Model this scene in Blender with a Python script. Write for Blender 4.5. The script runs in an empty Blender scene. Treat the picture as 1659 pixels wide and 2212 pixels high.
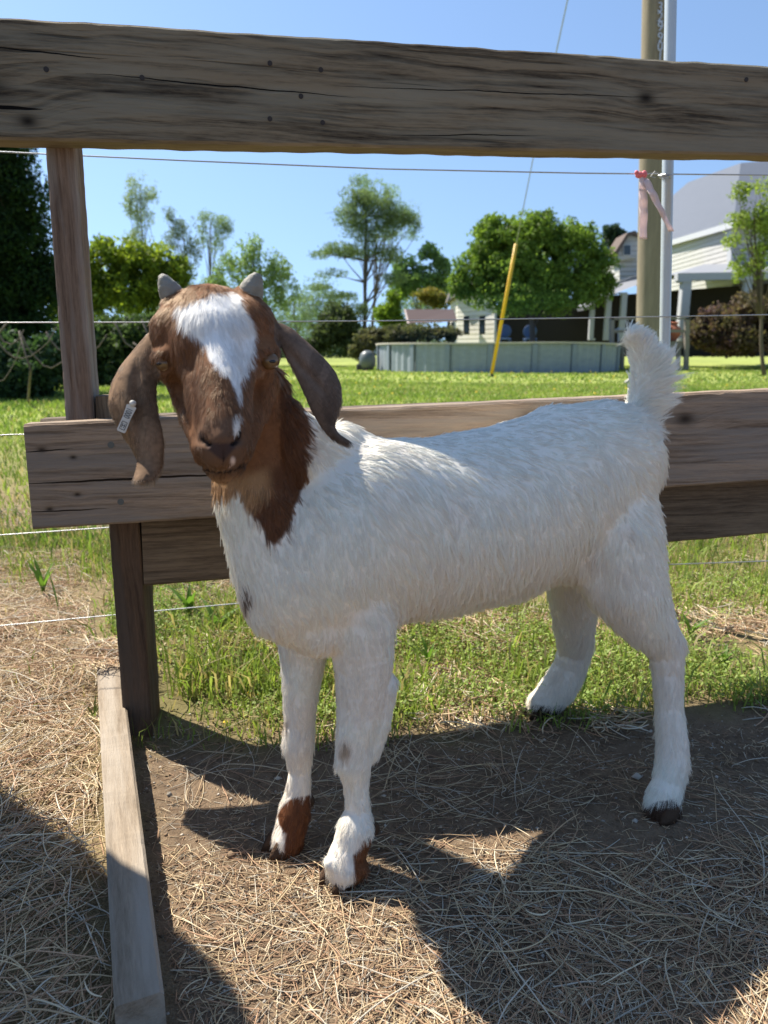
import bpy, math, random
import numpy as np
from mathutils import Vector, Matrix, noise as mn

scene = bpy.context.scene
C = scene.collection
R = math.radians

# ---------------------------------------------------------------- camera, sky, sun, exposure
CAM_H = 0.56
PITCH = R(12.5)
FPX = 1540.0                     # focal length in units of a 1659 x 2212 picture
cd = bpy.data.cameras.new('camera'); cam = bpy.data.objects.new('camera', cd); C.objects.link(cam)
cam.location = (0, 0, CAM_H); cam.rotation_euler = (R(90) - PITCH, 0, 0)
cd.sensor_fit = 'VERTICAL'; cd.sensor_height = 36.0; cd.sensor_width = 27.0
cd.lens = 36.0 * FPX / 2212.0
cd.clip_start = 0.02; cd.clip_end = 2000
cd.dof.use_dof = True; cd.dof.focus_distance = 0.80; cd.dof.aperture_fstop = 8.5
scene.camera = cam

SUN_EL, SUN_AZ = R(51.7), R(-55.5)   # high sun behind the fence, well to the left
w = bpy.data.worlds.new('World'); scene.world = w; w.use_nodes = True
nt = w.node_tree; bg = nt.nodes['Background']
sky = nt.nodes.new('ShaderNodeTexSky'); sky.sky_type = 'NISHITA'; sky.sun_disc = False
sky.sun_elevation = SUN_EL; sky.sun_rotation = SUN_AZ
sky.air_density = 1.1; sky.dust_density = 0.25; sky.ozone_density = 2.6
wc = nt.nodes.new('ShaderNodeTexCoord'); wm = nt.nodes.new('ShaderNodeVectorMath'); wm.operation = 'MULTIPLY_ADD'
wm.inputs[1].default_value = (1, 1, .75); wm.inputs[2].default_value = (0, 0, .20)      # clear air: the pale band stays below the horizon
nt.links.new(wc.outputs['Generated'], wm.inputs[0]); nt.links.new(wm.outputs[0], sky.inputs[0])
nt.links.new(sky.outputs[0], bg.inputs[0]); bg.inputs[1].default_value = 0.088
sd = bpy.data.lights.new('sun', 'SUN'); sun = bpy.data.objects.new('sun', sd); C.objects.link(sun)
sd.energy = 4.6; sd.angle = R(0.53); sd.color = (1.0, 0.935, 0.83)
SUNV = Vector((math.sin(SUN_AZ) * math.cos(SUN_EL), math.cos(SUN_AZ) * math.cos(SUN_EL), math.sin(SUN_EL)))
sun.rotation_euler = SUNV.to_track_quat('Z', 'Y').to_euler()
sun.location = (0, 0, 30)

scene.view_settings.view_transform = 'Standard'; scene.view_settings.look = 'None'
scene.view_settings.exposure = 1.22; scene.view_settings.gamma = 1.0
cy = scene.cycles
cy.max_bounces = 8; cy.diffuse_bounces = 4; cy.glossy_bounces = 3; cy.transmission_bounces = 6
cy.transparent_max_bounces = 8; cy.caustics_reflective = False; cy.caustics_refractive = False
cy.use_denoising = True; cy.use_adaptive_sampling = False; cy.sample_clamp_indirect = 8.0
try: scene.cycles_curves.shape = 'THICK'; scene.cycles_curves.subdivisions = 2
except Exception: pass

# ---------------------------------------------------------------- measuring helpers
cp, sp = math.cos(PITCH), math.sin(PITCH)
def at(x, y, D):
    "point seen at picture place (x, y) standing D metres ahead"
    u = (x - 829.5) / FPX; v = (1106 - y) / FPX
    t = D / (cp + v * sp)
    return Vector((u * t, D, CAM_H + t * (v * cp - sp)))
def zc_of(p): return p[1] * cp - (p[2] - CAM_H) * sp
def gnd(x, y, z=0.0):
    u = (x - 829.5) / FPX; v = (1106 - y) / FPX
    t = (z - CAM_H) / (v * cp - sp)
    return Vector((u * t, t * (cp + v * sp), z))
def on_plane(x, y, p0, n):
    u = (x - 829.5) / FPX; v = (1106 - y) / FPX
    d = Vector((u, cp + v * sp, v * cp - sp)); o = Vector((0, 0, CAM_H))
    return o + d * ((p0 - o).dot(n) / d.dot(n))

# ---------------------------------------------------------------- object helpers
def tag(o, label=None, cat=None, group=None, kind=None):
    if label: o['label'] = label
    if cat: o['category'] = cat
    if group: o['group'] = group
    if kind: o['kind'] = kind
    return o
def empty(name, loc=(0, 0, 0), rz=0):
    o = bpy.data.objects.new(name, None); C.objects.link(o); o.location = loc; o.rotation_euler = (0, 0, rz)
    o.empty_display_size = 0.05
    return o
def link(o, parent=None):
    C.objects.link(o)
    if parent is not None:
        o.parent = parent
        m = parent_world(parent); o.matrix_parent_inverse = m.inverted()
    return o
def parent_world(p):
    m = Matrix.LocRotScale(p.location, p.rotation_euler, p.scale)
    if p.parent: m = parent_world(p.parent) @ p.matrix_parent_inverse @ m
    return m
def mesh_obj(name, verts, faces, mat, parent=None, smooth=False):
    me = bpy.data.meshes.new(name)
    v = np.asarray(verts, dtype=np.float32).reshape(-1, 3)
    if isinstance(faces, np.ndarray):
        k = faces.shape[1]; nf = len(faces)
        me.vertices.add(len(v)); me.vertices.foreach_set('co', v.ravel())
        me.loops.add(nf * k); me.loops.foreach_set('vertex_index', faces.astype(np.int32).ravel())
        me.polygons.add(nf); me.polygons.foreach_set('loop_start', np.arange(nf, dtype=np.int32) * k)
        me.update(calc_edges=True); me.validate()
    else:
        me.from_pydata([tuple(a) for a in v], [], faces); me.update()
    if smooth: me.shade_smooth()
    if mat: me.materials.append(mat)
    return link(bpy.data.objects.new(name, me), parent)
def color_attr(o, cols, name='tint', domain='POINT'):
    a = o.data.attributes.new(name, 'FLOAT_COLOR', domain)
    c = np.ones((len(cols), 4), dtype=np.float32); c[:, :3] = cols
    a.data.foreach_set('color', c.ravel())

class MB:
    "collects simple shapes into one mesh"
    def __init__(s): s.v = []; s.f = []
    def add(s, vs, fs):
        b = len(s.v); s.v += [tuple(p) for p in vs]; s.f += [tuple(b + i for i in f) for f in fs]
    def box(s, c, sx, sy, sz, M=None, bev=0.0):
        x, y, z = sx / 2, sy / 2, sz / 2; c = Vector(c)
        if bev <= 0:
            vs = [Vector((i * x, j * y, k * z)) for i in (-1, 1) for j in (-1, 1) for k in (-1, 1)]
            fs = [(0, 1, 3, 2), (4, 6, 7, 5), (0, 4, 5, 1), (2, 3, 7, 6), (0, 2, 6, 4), (1, 5, 7, 3)]
        else:
            b = bev; vs = []; 
            ring = [(-x + b, -y), (x - b, -y), (x, -y + b), (x, y - b), (x - b, y), (-x + b, y), (-x, y - b), (-x, -y + b)]
            inn = [(-x + b, -y + b), (x - b, -y + b), (x - b, -y + b), (x - b, y - b), (x - b, y - b), (-x + b, y - b), (-x + b, y - b), (-x + b, -y + b)]
            for (rr, zz) in ((inn, -z), (ring, -z + b), (ring, z - b), (inn, z)):
                vs += [Vector((p[0], p[1], zz)) for p in rr]
            fs = [tuple(range(7, -1, -1)), tuple(range(24, 32))]
            for k in range(3):
                for i in range(8):
                    j = (i + 1) % 8; fs.append((k * 8 + i, k * 8 + j, k * 8 + 8 + j, k * 8 + 8 + i))
        if M is not None: vs = [M @ p for p in vs]
        s.add([c + p for p in vs], fs)
    def bar(s, a, b, w, h, up=(0, 0, 1)):
        a, b = Vector(a), Vector(b); d = (b - a); L = d.length; d.normalize()
        side = d.cross(Vector(up)).normalized(); u = side.cross(d)
        M = Matrix((d, side, u)).transposed()
        s.box((a + b) / 2, L, w, h, M)
    def tube(s, pts, rad, n=10, cap=True):
        pts = [Vector(p) for p in pts]
        if not hasattr(rad, '__len__'): rad = [rad] * len(pts)
        b = len(s.v); ref = None; vs = []
        for i, p in enumerate(pts):
            t = (pts[min(i + 1, len(pts) - 1)] - pts[max(i - 1, 0)]).normalized()
            if ref is None:
                ref = t.cross(Vector((0, 0, 1)) if abs(t.z) < .9 else Vector((1, 0, 0))).normalized()
            ref = (ref - t * ref.dot(t)).normalized(); q = t.cross(ref)
            for k in range(n):
                a = 2 * math.pi * k / n
                vs.append(p + (ref * math.cos(a) + q * math.sin(a)) * rad[i])
        fs = []
        for i in range(len(pts) - 1):
            for k in range(n):
                j = (k + 1) % n; fs.append((i * n + k, i * n + j, (i + 1) * n + j, (i + 1) * n + k))
        if cap:
            fs.append(tuple(range(n - 1, -1, -1))); m = (len(pts) - 1) * n; fs.append(tuple(range(m, m + n)))
        s.add(vs, fs)
    def lathe(s, c, prof, n=20):
        c = Vector(c); vs = []
        for (r, z) in prof:
            for k in range(n):
                a = 2 * math.pi * k / n; vs.append(c + Vector((r * math.cos(a), r * math.sin(a), z)))
        fs = []
        for i in range(len(prof) - 1):
            for k in range(n):
                j = (k + 1) % n; fs.append((i * n + k, i * n + j, (i + 1) * n + j, (i + 1) * n + k))
        fs.append(tuple(range(n - 1, -1, -1))); m = (len(prof) - 1) * n; fs.append(tuple(range(m, m + n)))
        s.add(vs, fs)
    def ball(s, c, rx, ry=None, rz=None, nu=16, nv=10, M=None):
        ry = ry or rx; rz = rz or rx; c = Vector(c); vs = []
        for i in range(1, nv):
            t = math.pi * i / nv
            for k in range(nu):
                a = 2 * math.pi * k / nu
                vs.append(Vector((rx * math.sin(t) * math.cos(a), ry * math.sin(t) * math.sin(a), rz * math.cos(t))))
        vs.append(Vector((0, 0, rz))); vs.append(Vector((0, 0, -rz))); T, B = len(vs) - 2, len(vs) - 1
        fs = []
        for i in range(nv - 2):
            for k in range(nu):
                j = (k + 1) % nu; fs.append((i * nu + k, (i + 1) * nu + k, (i + 1) * nu + j, i * nu + j))
        for k in range(nu):
            j = (k + 1) % nu; fs.append((T, k, j)); fs.append((B, (nv - 2) * nu + j, (nv - 2) * nu + k))
        if M is not None: vs = [M @ p for p in vs]
        s.add([c + p for p in vs], fs)
    def quad(s, a, b, c, d): s.add([a, b, c, d], [(0, 1, 2, 3)])
    def build(s, name, mat, parent=None, smooth=False, origin=None):
        v = s.v
        if origin is not None: v = [Vector(p) - Vector(origin) for p in v]
        me = bpy.data.meshes.new(name); me.from_pydata([tuple(p) for p in v], [], s.f); me.update()
        if smooth: me.shade_smooth()
        if mat: me.materials.append(mat)
        o = bpy.data.objects.new(name, me)
        if origin is not None: o.location = origin
        return link(o, parent)

def vnoise(p, scale=1.0, seed=0):
    "value noise, vectorised; p (n,3) -> (n,) in -1..1"
    q = np.asarray(p, dtype=np.float64) * scale + seed * 17.31 + 1000.0
    i = np.floor(q).astype(np.int64); f = q - i; f = f * f * (3 - 2 * f)
    def h(a, b, c):
        n = (a * 73856093) ^ (b * 19349663) ^ (c * 83492791) ^ (seed * 2654435)
        n = (n ^ (n >> 13)) * 1274126177; n = n & 0x7fffffff
        n = (n ^ (n >> 16)) & 0xffff
        return n / 32767.5 - 1.0
    r = 0
    for dx in (0, 1):
        for dy in (0, 1):
            for dz in (0, 1):
                w_ = (f[:, 0] if dx else 1 - f[:, 0]) * (f[:, 1] if dy else 1 - f[:, 1]) * (f[:, 2] if dz else 1 - f[:, 2])
                r = r + w_ * h(i[:, 0] + dx, i[:, 1] + dy, i[:, 2] + dz)
    return r

# ---------------------------------------------------------------- node helpers
class NT:
    def __init__(s, name, rough=0.6, spec=0.3):
        s.m = bpy.data.materials.new(name); s.m.use_nodes = True; s.t = s.m.node_tree
        s.b = s.t.nodes['Principled BSDF']; s.out = s.t.nodes['Material Output']
        s.b.inputs['Roughness'].default_value = rough; s.b.inputs['Specular IOR Level'].default_value = spec
    def n(s, typ, **kw):
        nd = s.t.nodes.new(typ)
        for k, v in kw.items(): setattr(nd, k, v)
        return nd
    def l(s, a, b): s.t.links.new(a, b)
    def val(s, inp, v):
        if hasattr(v, 'is_output') or isinstance(v, bpy.types.NodeSocket): s.l(v, inp)
        else: inp.default_value = v
    def math(s, op, a, b=0.0, c=None, clamp=False):
        nd = s.n('ShaderNodeMath', operation=op, use_clamp=clamp); s.val(nd.inputs[0], a); s.val(nd.inputs[1], b)
        if c is not None: s.val(nd.inputs[2], c)
        return nd.outputs[0]
    def vmath(s, op, a, b):
        nd = s.n('ShaderNodeVectorMath', operation=op); s.val(nd.inputs[0], a); s.val(nd.inputs[1], b)
        return nd.outputs['Value'] if op in ('LENGTH', 'DISTANCE', 'DOT_PRODUCT') else nd.outputs[0]
    def coord(s, kind='Object', scale=(1, 1, 1)):
        c = s.n('ShaderNodeTexCoord').outputs[kind]
        return s.vmath('MULTIPLY', c, scale)
    def noise(s, vec, scale=5, detail=4, rough=.55, dist=0, dim='3D'):
        nd = s.n('ShaderNodeTexNoise'); s.l(vec, nd.inputs['Vector']); nd.inputs['Scale'].default_value = scale
        nd.inputs['Detail'].default_value = detail; nd.inputs['Roughness'].default_value = rough; nd.inputs['Distortion'].default_value = dist
        return nd.outputs['Fac']
    def vor(s, vec, scale=5, feature='F1', rnd=1.0):
        nd = s.n('ShaderNodeTexVoronoi', feature=feature); s.l(vec, nd.inputs['Vector']); nd.inputs['Scale'].default_value = scale
        nd.inputs['Randomness'].default_value = rnd
        return nd
    def ramp(s, fac, stops, interp='LINEAR'):
        nd = s.n('ShaderNodeValToRGB'); s.l(fac, nd.inputs[0]); cr = nd.color_ramp; cr.interpolation = interp
        while len(cr.elements) < len(stops): cr.elements.new(0.5)
        for e, (p, c) in zip(cr.elements, stops):
            e.position = p; e.color = (c, c, c, 1) if not hasattr(c, '__len__') else (*c[:3], 1)
        return nd.outputs[0]
    def mix(s, fac, a, b, typ='MIX'):
        nd = s.n('ShaderNodeMix', data_type='RGBA', blend_type=typ); s.val(nd.inputs[0], fac)
        for inp, v in ((nd.inputs[6], a), (nd.inputs[7], b)):
            if isinstance(v, bpy.types.NodeSocket): s.l(v, inp)
            else: inp.default_value = (v, v, v, 1) if not hasattr(v, '__len__') else (*v[:3], 1)
        return nd.outputs[2]
    def bump(s, h, strength=.5, dist=.01, normal=None):
        nd = s.n('ShaderNodeBump'); s.l(h, nd.inputs['Height']); nd.inputs['Strength'].default_value = strength
        nd.inputs['Distance'].default_value = dist
        if normal is not None: s.l(normal, nd.inputs['Normal'])
        return nd.outputs[0]
    def attr(s, name): return s.n('ShaderNodeAttribute', attribute_name=name).outputs['Color']
    def color(s, c): s.val(s.b.inputs['Base Color'], c if isinstance(c, bpy.types.NodeSocket) else (*c, 1)); return s
    def normal(s, x): s.l(x, s.b.inputs['Normal']); return s

def plain(name, col, rough=.6, spec=.3, metal=0, nz=0.12, scale=12, bump=0.0):
    m = NT(name, rough, spec); m.b.inputs['Metallic'].default_value = metal
    f = m.noise(m.coord(), scale, 5, .6)
    m.color(m.mix(f, tuple(c * (1 - nz) for c in col), tuple(min(1, c * (1 + nz)) for c in col)))
    if bump: m.normal(m.bump(f, bump, .02))
    return m.m

def wood(name, light, dark, knots=(), band=26, seed=0.0, contrast=1.0, grey=None, crack=.5, bounce_tint=None, cracks=()):
    "weathered plank: X along the grain, Z across it"
    m = NT(name, .85, .15)
    c0 = m.n('ShaderNodeTexCoord').outputs['Object']
    c = m.vmath('ADD', c0, (seed, seed * .7, seed * .3))
    sep = m.n('ShaderNodeSeparateXYZ'); m.l(c0, sep.inputs[0])
    low = m.noise(m.vmath('MULTIPLY', c, (3.0, 9, 9)), 1.0, 3, .6)
    cz = m.math('ADD', m.math('MULTIPLY', sep.outputs[2], 1.0), m.math('MULTIPLY', low, 0.035))
    cz = m.math('ADD', cz, m.math('MULTIPLY', sep.outputs[1], 0.6))
    kmask = None
    for (kx, kz, kr) in knots:
        d = m.vmath('DISTANCE', m.vmath('MULTIPLY', c0, (0.6, 0, 1)), (kx * .6, 0, kz))
        g = m.math('POWER', 2.718, m.math('MULTIPLY', m.math('MULTIPLY', d, d), -1 / (kr * 2.2) ** 2))
        cz = m.math('ADD', cz, m.math('MULTIPLY', g, kr * .8))
        g2 = m.math('POWER', 2.718, m.math('MULTIPLY', m.math('MULTIPLY', d, d), -1 / (kr * .62) ** 2))
        kmask = g2 if kmask is None else m.math('MAXIMUM', kmask, g2)
    comb = m.n('ShaderNodeCombineXYZ'); m.l(m.math('MULTIPLY', sep.outputs[0], .8), comb.inputs[0]); m.l(cz, comb.inputs[2])
    rings = m.noise(m.vmath('MULTIPLY', comb.outputs[0], (1.0, 1, band * 2.6)), 1.6, 4, .65)
    rings = m.ramp(rings, [(.36, 0), (.45, .3), (.50, .72), (.58, 1)])
    fine = m.noise(m.vmath('MULTIPLY', c, (45, 420, 420)), 1.0, 4, .75)
    mid = m.noise(m.vmath('MULTIPLY', c, (9, 90, 210)), 1.0, 5, .7)
    blotch = m.noise(m.vmath('MULTIPLY', c, (6, 18, 18)), 1.0, 4, .6)
    f = m.math('ADD', m.math('MULTIPLY', rings, .70 * contrast), m.math('MULTIPLY', m.math('SUBTRACT', mid, .5), 1.6))
    f = m.math('ADD', f, m.math('MULTIPLY', m.math('SUBTRACT', blotch, .5), .8))
    f = m.math('ADD', f, m.math('MULTIPLY', m.math('SUBTRACT', fine, .5), 1.1))
    f = m.math('ADD', f, .22 * (2 - contrast), clamp=True)
    col = m.mix(f, dark, light)
    if grey: col = m.mix(m.ramp(m.noise(m.vmath('MULTIPLY', c, (3, 30, 40)), 1.3, 3, .6), [(.42, 0), (.62, 1)]), col, m.mix(.75, col, grey))
    if bounce_tint:
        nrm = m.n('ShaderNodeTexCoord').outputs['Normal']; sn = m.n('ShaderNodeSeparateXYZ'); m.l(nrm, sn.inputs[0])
        dn = m.ramp(m.math('MULTIPLY', sn.outputs[2], -1.0), [(.35, 0), (.8, 1)])  # light bounced off the ground, painted as a tint on downward faces
        col = m.mix(dn, col, m.mix(f, tuple(a * .6 for a in bounce_tint), bounce_tint))
    ck = m.noise(m.vmath('MULTIPLY', c, (3.0, 20, 110)), 1.0, 1.5, .5)
    ckm = m.ramp(ck, [(.0, 1), (.285, 1), (.30, 0)])
    ckm = m.math('MULTIPLY', ckm, crack)
    for (x0, x1, za, zb, th) in cracks:
        tt = m.math('DIVIDE', m.math('SUBTRACT', sep.outputs[0], x0), x1 - x0)
        line = m.math('ADD', m.math('MULTIPLY', tt, zb - za), za)
        wob = m.math('MULTIPLY', m.math('SUBTRACT', m.noise(m.vmath('MULTIPLY', c0, (9, 0, 0)), 1, 3, .6), .5), .008)
        d = m.math('ABSOLUTE', m.math('SUBTRACT', m.math('SUBTRACT', sep.outputs[2], line), wob))
        env = m.math('MULTIPLY', m.math('MULTIPLY', tt, m.math('SUBTRACT', 1.0, tt)), 4.0, clamp=True)
        wd = m.math('MULTIPLY', env, th)
        k = m.math('LESS_THAN', d, wd); ckm = m.math('MAXIMUM', ckm, k)
    col = m.mix(ckm, col, tuple(a * .22 for a in dark))
    if kmask is not None: col = m.mix(m.math('MULTIPLY', kmask, .95), col, tuple(a * .35 for a in dark))
    m.color(col)
    h = m.math('ADD', m.math('MULTIPLY', f, .6), m.math('MULTIPLY', fine, .35))
    h = m.math('SUBTRACT', h, m.math('MULTIPLY', ckm, 1.6))
    if kmask is not None: h = m.math('SUBTRACT', h, kmask)
    m.normal(m.bump(h, .75, .0016))
    return m.m
# ================================================================= FENCE
FA = Vector((-0.46, 0.91, 0)); YAW = R(9.7)
FX = Vector((math.cos(YAW), math.sin(YAW), 0)); FN = Vector((-math.sin(YAW), math.cos(YAW), 0))
def onf(x, y, off=0.0, p0=FA, n=FN): return on_plane(x, y, p0 + n * off, n)

def plank(name, tl, bl, tr, br, thick, mat, parent, n=70, jit=.0012, seed=1, yaw=YAW, nrm=None):
    "board whose front face has the four given corners"
    nrm = nrm if nrm is not None else Vector((-math.sin(yaw), math.cos(yaw), 0))
    rnd = random.Random(seed)
    M = Matrix.Rotation(yaw, 3, 'Z'); Mi = M.inverted(); O = Vector(bl)
    vs, fs = [], []
    for i in range(n + 1):
        t = i / n
        T = Vector(tl).lerp(Vector(tr), t); B = Vector(bl).lerp(Vector(br), t)
        up = (T - B).normalized(); ch = .003
        dj = [mn.noise(Vector((t * 40, seed, k * 9.1))) * jit * .8 + mn.noise(Vector((t * 11, seed, k * 5.1))) * jit * .8 for k in range(4)]
        chip = max(0, mn.noise(Vector((t * 55, seed, 44))) - .25) * .004
        ring = [B + nrm * ch + up * dj[0], B + up * (ch + dj[0]), T - up * (ch + chip + dj[1]), T + nrm * (ch + chip * .7) - up * dj[1],
                T + nrm * (thick - ch) + up * dj[2], T + nrm * thick - up * ch, B + nrm * thick + up * ch, B + nrm * (thick - ch) + up * dj[3]]
        vs += [Mi @ (p - O) for p in ring]
        if i:
            a, b = (i - 1) * 8, i * 8
            for k in range(8): fs.append((a + k, b + k, b + (k + 1) % 8, a + (k + 1) % 8))
    fs.append(tuple(range(8))); fs.append(tuple(range(n * 8 + 7, n * 8 - 1, -1)))
    me = bpy.data.meshes.new(name); me.from_pydata([tuple(p) for p in vs], [], fs); me.update()
    me.materials.append(mat); o = bpy.data.objects.new(name, me); o.location = O; o.rotation_euler = (0, 0, yaw)
    return link(o, parent)

def loc2(o, p, yaw=YAW):
    return Matrix.Rotation(yaw, 3, 'Z').inverted() @ (Vector(p) - Vector(o))

fence = empty('wooden_fence', (FA.x, FA.y, 0), YAW)
tag(fence, 'weathered wooden rail fence with thick boards and narrow posts behind the goat', 'fence')

# top rail
P0 = at(0, 170, .955); P1 = at(1659, 240, 1.165); yt = math.atan2(P1.y - P0.y, P1.x - P0.x)
nt_ = Vector((-math.sin(yt), math.cos(yt), 0))
tl, bl, tr, br = [on_plane(x, y, P0, nt_) for x, y in ((-45, 32), (-45, 300), (1990, 163), (1990, 342))]
def tk(x, y, r):
    p = loc2(bl, on_plane(x, y, P0, nt_), yt); return (p.x, p.z, r)
def tcr(x0, y0, x1, y1, th):
    a = tk(x0, y0, 0); b = tk(x1, y1, 0); return (a[0], b[0], a[1], b[1], th)
m_top = wood('weathered_top_board', (.205, .165, .110), (.020, .015, .011),
             knots=[tk(-30, 190, .022), tk(1395, 212, .014), tk(60, 262, .012)], band=20, seed=3.1, contrast=1.15, grey=(.22, .20, .15), crack=.5,
             bounce_tint=(.23, .185, .125), cracks=[tcr(180, 158, 780, 212, .0009), tcr(700, 185, 1460, 212, .0007), tcr(-80, 226, 96, 236, .0022), tcr(-60, 95, 240, 130, .0008), tcr(840, 292, 1180, 292, .0007)])
rail = plank('rail', tl, bl, tr, br, .038, m_top, fence, n=160, seed=3, yaw=yt, jit=.0016)
rail['label'] = 'dark weathered top rail with nail holes and long cracks'
def nail_heads(name, pts, p0, n, mat, parent, r=.0035, depth=.0008):
    for (x, y) in pts:
        p = on_plane(x, y, p0, n); mb = MB()
        q = Vector((0, 0, 1)).cross(n).normalized()
        ring = [p - n * depth + (q * math.cos(a) + Vector((0, 0, 1)) * math.sin(a)) * r for a in [k * math.pi / 6 for k in range(12)]]
        ring2 = [v + n * (depth + .003) for v in ring]
        mb.add(ring + ring2, [tuple(range(12))] + [(k, 12 + k, 12 + (k + 1) % 12, (k + 1) % 12) for k in range(12)])
        mb.build(name, mat, parent)
m_nail = plain('rusty_nail_metal', (.035, .027, .022), .6, .4, .3)
m_screw = plain('grey_screw_metal', (.11, .115, .11), .5, .4, .5)
nail_heads('nail', [(307, 168), (583, 137), (693, 151), (650, 208), (583, 257), (697, 265), (100, 150), (1612, 172)], P0, nt_, m_nail, rail, r=.0032)

# lower front board
tl, bl, tr, br = [onf(x, y) for x, y in ((50, 917), (71, 1145), (1990, 826), (1990, 1017))]
def fk(x, y, r):
    p = loc2(bl, onf(x, y)); return (p.x, p.z, r)
def fcr(x0, y0, x1, y1, th):
    a = fk(x0, y0, 0); b = fk(x1, y1, 0); return (a[0], b[0], a[1], b[1], th)
m_low = wood('grey_brown_board', (.36, .265, .185), (.11, .073, .048),
             knots=[fk(90, 972, .0055), fk(158, 988, .0045), fk(167, 1068, .0045), fk(107, 1100, .0050), fk(1150, 905, .02), fk(1480, 905, .016)],
             band=17, seed=8.4, contrast=.95, grey=(.27, .23, .19), crack=.25, cracks=[fcr(30, 1046, 560, 1022, .0016), fcr(40, 978, 160, 968, .0009), fcr(40, 1107, 240, 1098, .0009)])
b1 = plank('rail', tl, bl, tr, br, .038, m_low, fence, n=160, seed=5)
b1['label'] = 'brown lower rail with knots and a long dark crack'
nail_heads('screw', [(240, 961), (261, 1084)], FA, FN, m_screw, b1, r=.0042, depth=.0009)
# second, lower board (set back against the post)
m_dk = wood('dark_dirty_board', (.210, .155, .100), (.060, .042, .028), knots=[], band=16, seed=14.2, contrast=.8, crack=.25)
o2 = .042
tl, bl, tr, br = [onf(x, y, o2) for x, y in ((303, 1080), (311, 1267), (1990, 978), (1990, 1126))]
b2 = plank('rail', tl, bl, tr, br, .038, m_dk, fence, n=150, seed=7)
b2['label'] = 'dark dusty bottom rail below the front one'
# rear board
o3 = .129
m_rear = wood('rear_board_wood', (.19, .15, .11), (.06, .045, .034), band=16, seed=22.2, contrast=.8, crack=.3)
tl, bl, tr, br = [onf(x, y, o3) for x, y in ((86, 906), (108, 1096), (1990, 833), (1990, 1090))]
b3 = plank('rail', tl, bl, tr, br, .036, m_rear, fence, n=120, seed=9)
b3['label'] = 'rear rail showing only its top edge behind the front one'

# posts : box between two heights, front face at plane offset
def post(name, xl0, xr0, y0, xl1, xr1, y1, off, depth, mat, seed, zbot=None):
    a0, b0 = onf(xl0, y0, off), onf(xr0, y0, off); a1, b1_ = onf(xl1, y1, off), onf(xr1, y1, off)
    def ext(p, q, z):
        t = (z - p.z) / (q.z - p.z); return p.lerp(q, t)
    if zbot is not None:
        a1, b1_ = ext(a0, a1, zbot), ext(b0, b1_, zbot)
    rnd = random.Random(seed); n = 40; vs = []; fs = []
    Ms = Matrix(((0, 0, 1), (0, 1, 0), (-1, 0, 0)))      # local X runs down the post, local Z across it
    Mw = Matrix.Rotation(YAW, 3, 'Z') @ Ms
    O = a0.copy(); Mi = Mw.inverted(); ch = .0022
    for i in range(n + 1):
        t = i / n; A = a0.lerp(a1, t); B = b0.lerp(b1_, t); X = FX
        j = [mn.noise(Vector((t * 22, seed, k * 7.7))) * .0009 for k in range(4)]
        ring = [A + X * (ch + j[0]), B - X * (ch + j[1]), B + FN * ch - X * j[1], B + FN * (depth - ch) - X * j[2],
                B - X * ch + FN * depth, A + X * ch + FN * depth, A + FN * (depth - ch) + X * j[3], A + FN * ch + X * j[0]]
        vs += [Mi @ (p - O) for p in ring]
        if i:
            a, b = (i - 1) * 8, i * 8
            for k in range(8): fs.append((a + k, a + (k + 1) % 8, b + (k + 1) % 8, b + k))
    fs.append(tuple(range(7, -1, -1))); fs.append(tuple(range(n * 8, n * 8 + 8)))
    me = bpy.data.meshes.new(name); me.from_pydata([tuple(p) for p in vs], [], fs); me.update(); me.materials.append(mat)
    o = bpy.data.objects.new(name, me); o.location = O; o.rotation_euler = Mw.to_euler()
    return link(o, fence)
m_post = wood('post_wood', (.27, .185, .130), (.085, .055, .038), band=20, seed=31.0, contrast=.7, grey=(.32, .28, .24), crack=.3)
m_post2 = wood('dark_post_wood', (.140, .090, .058), (.035, .022, .015), band=20, seed=41.0, contrast=.7, grey=(.09, .07, .055), crack=.35)
pu = post('post', 94, 158, 270, 143, 205, 925, .080, .046, m_post, 2)
pu['label'] = 'upper left post between the top rail and the front rail'
pl = post('post', 233, 299, 1110, 272, 333, 1640, .041, .088, m_post2, 4, zbot=-.05)
pl['label'] = 'dark short post standing on the ground under the rails'
nail_heads('knot', [], FA, FN, m_nail, pu)
# block screwed beside the upper post foot
blk = post('post_block', 205.6, 268, 856, 208, 271, 930, .076, .050, m_dk, 6)
blk['label'] = 'short dark block beside the foot of the upper left post'
# post outside the frame on the right that carries the rails
pr = post('post', 1905, 1975, 130, 1880, 1940, 1200, .042, .086, m_post, 8, zbot=-.05)
pr['label'] = 'right post carrying the rail ends'

# ================================================================= LUMBER ON THE GROUND
zt = .050
m_lum = wood('sun_bleached_lumber', (.33, .265, .195), (.15, .115, .08), band=22, seed=52.0, contrast=.55, grey=(.36, .31, .25), crack=.2)
NL, NR, FL, FR = gnd(262, 2156, zt), gnd(354, 2141, zt), gnd(211, 1405, zt), gnd(258, 1405, zt)
d_ = (FL - NL).normalized(); yl = math.atan2(d_.y, d_.x)
side = Vector((d_.y, -d_.x, 0))
lum = plank('ground_beam', NR, NR - Vector((0, 0, .085)), FR, FR - Vector((0, 0, .085)), .0385, m_lum, None, n=90, seed=12, yaw=yl, jit=.0014)
tag(lum, 'bleached wooden beam lying on the ground at the left, running past the short post', 'beam')
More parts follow.
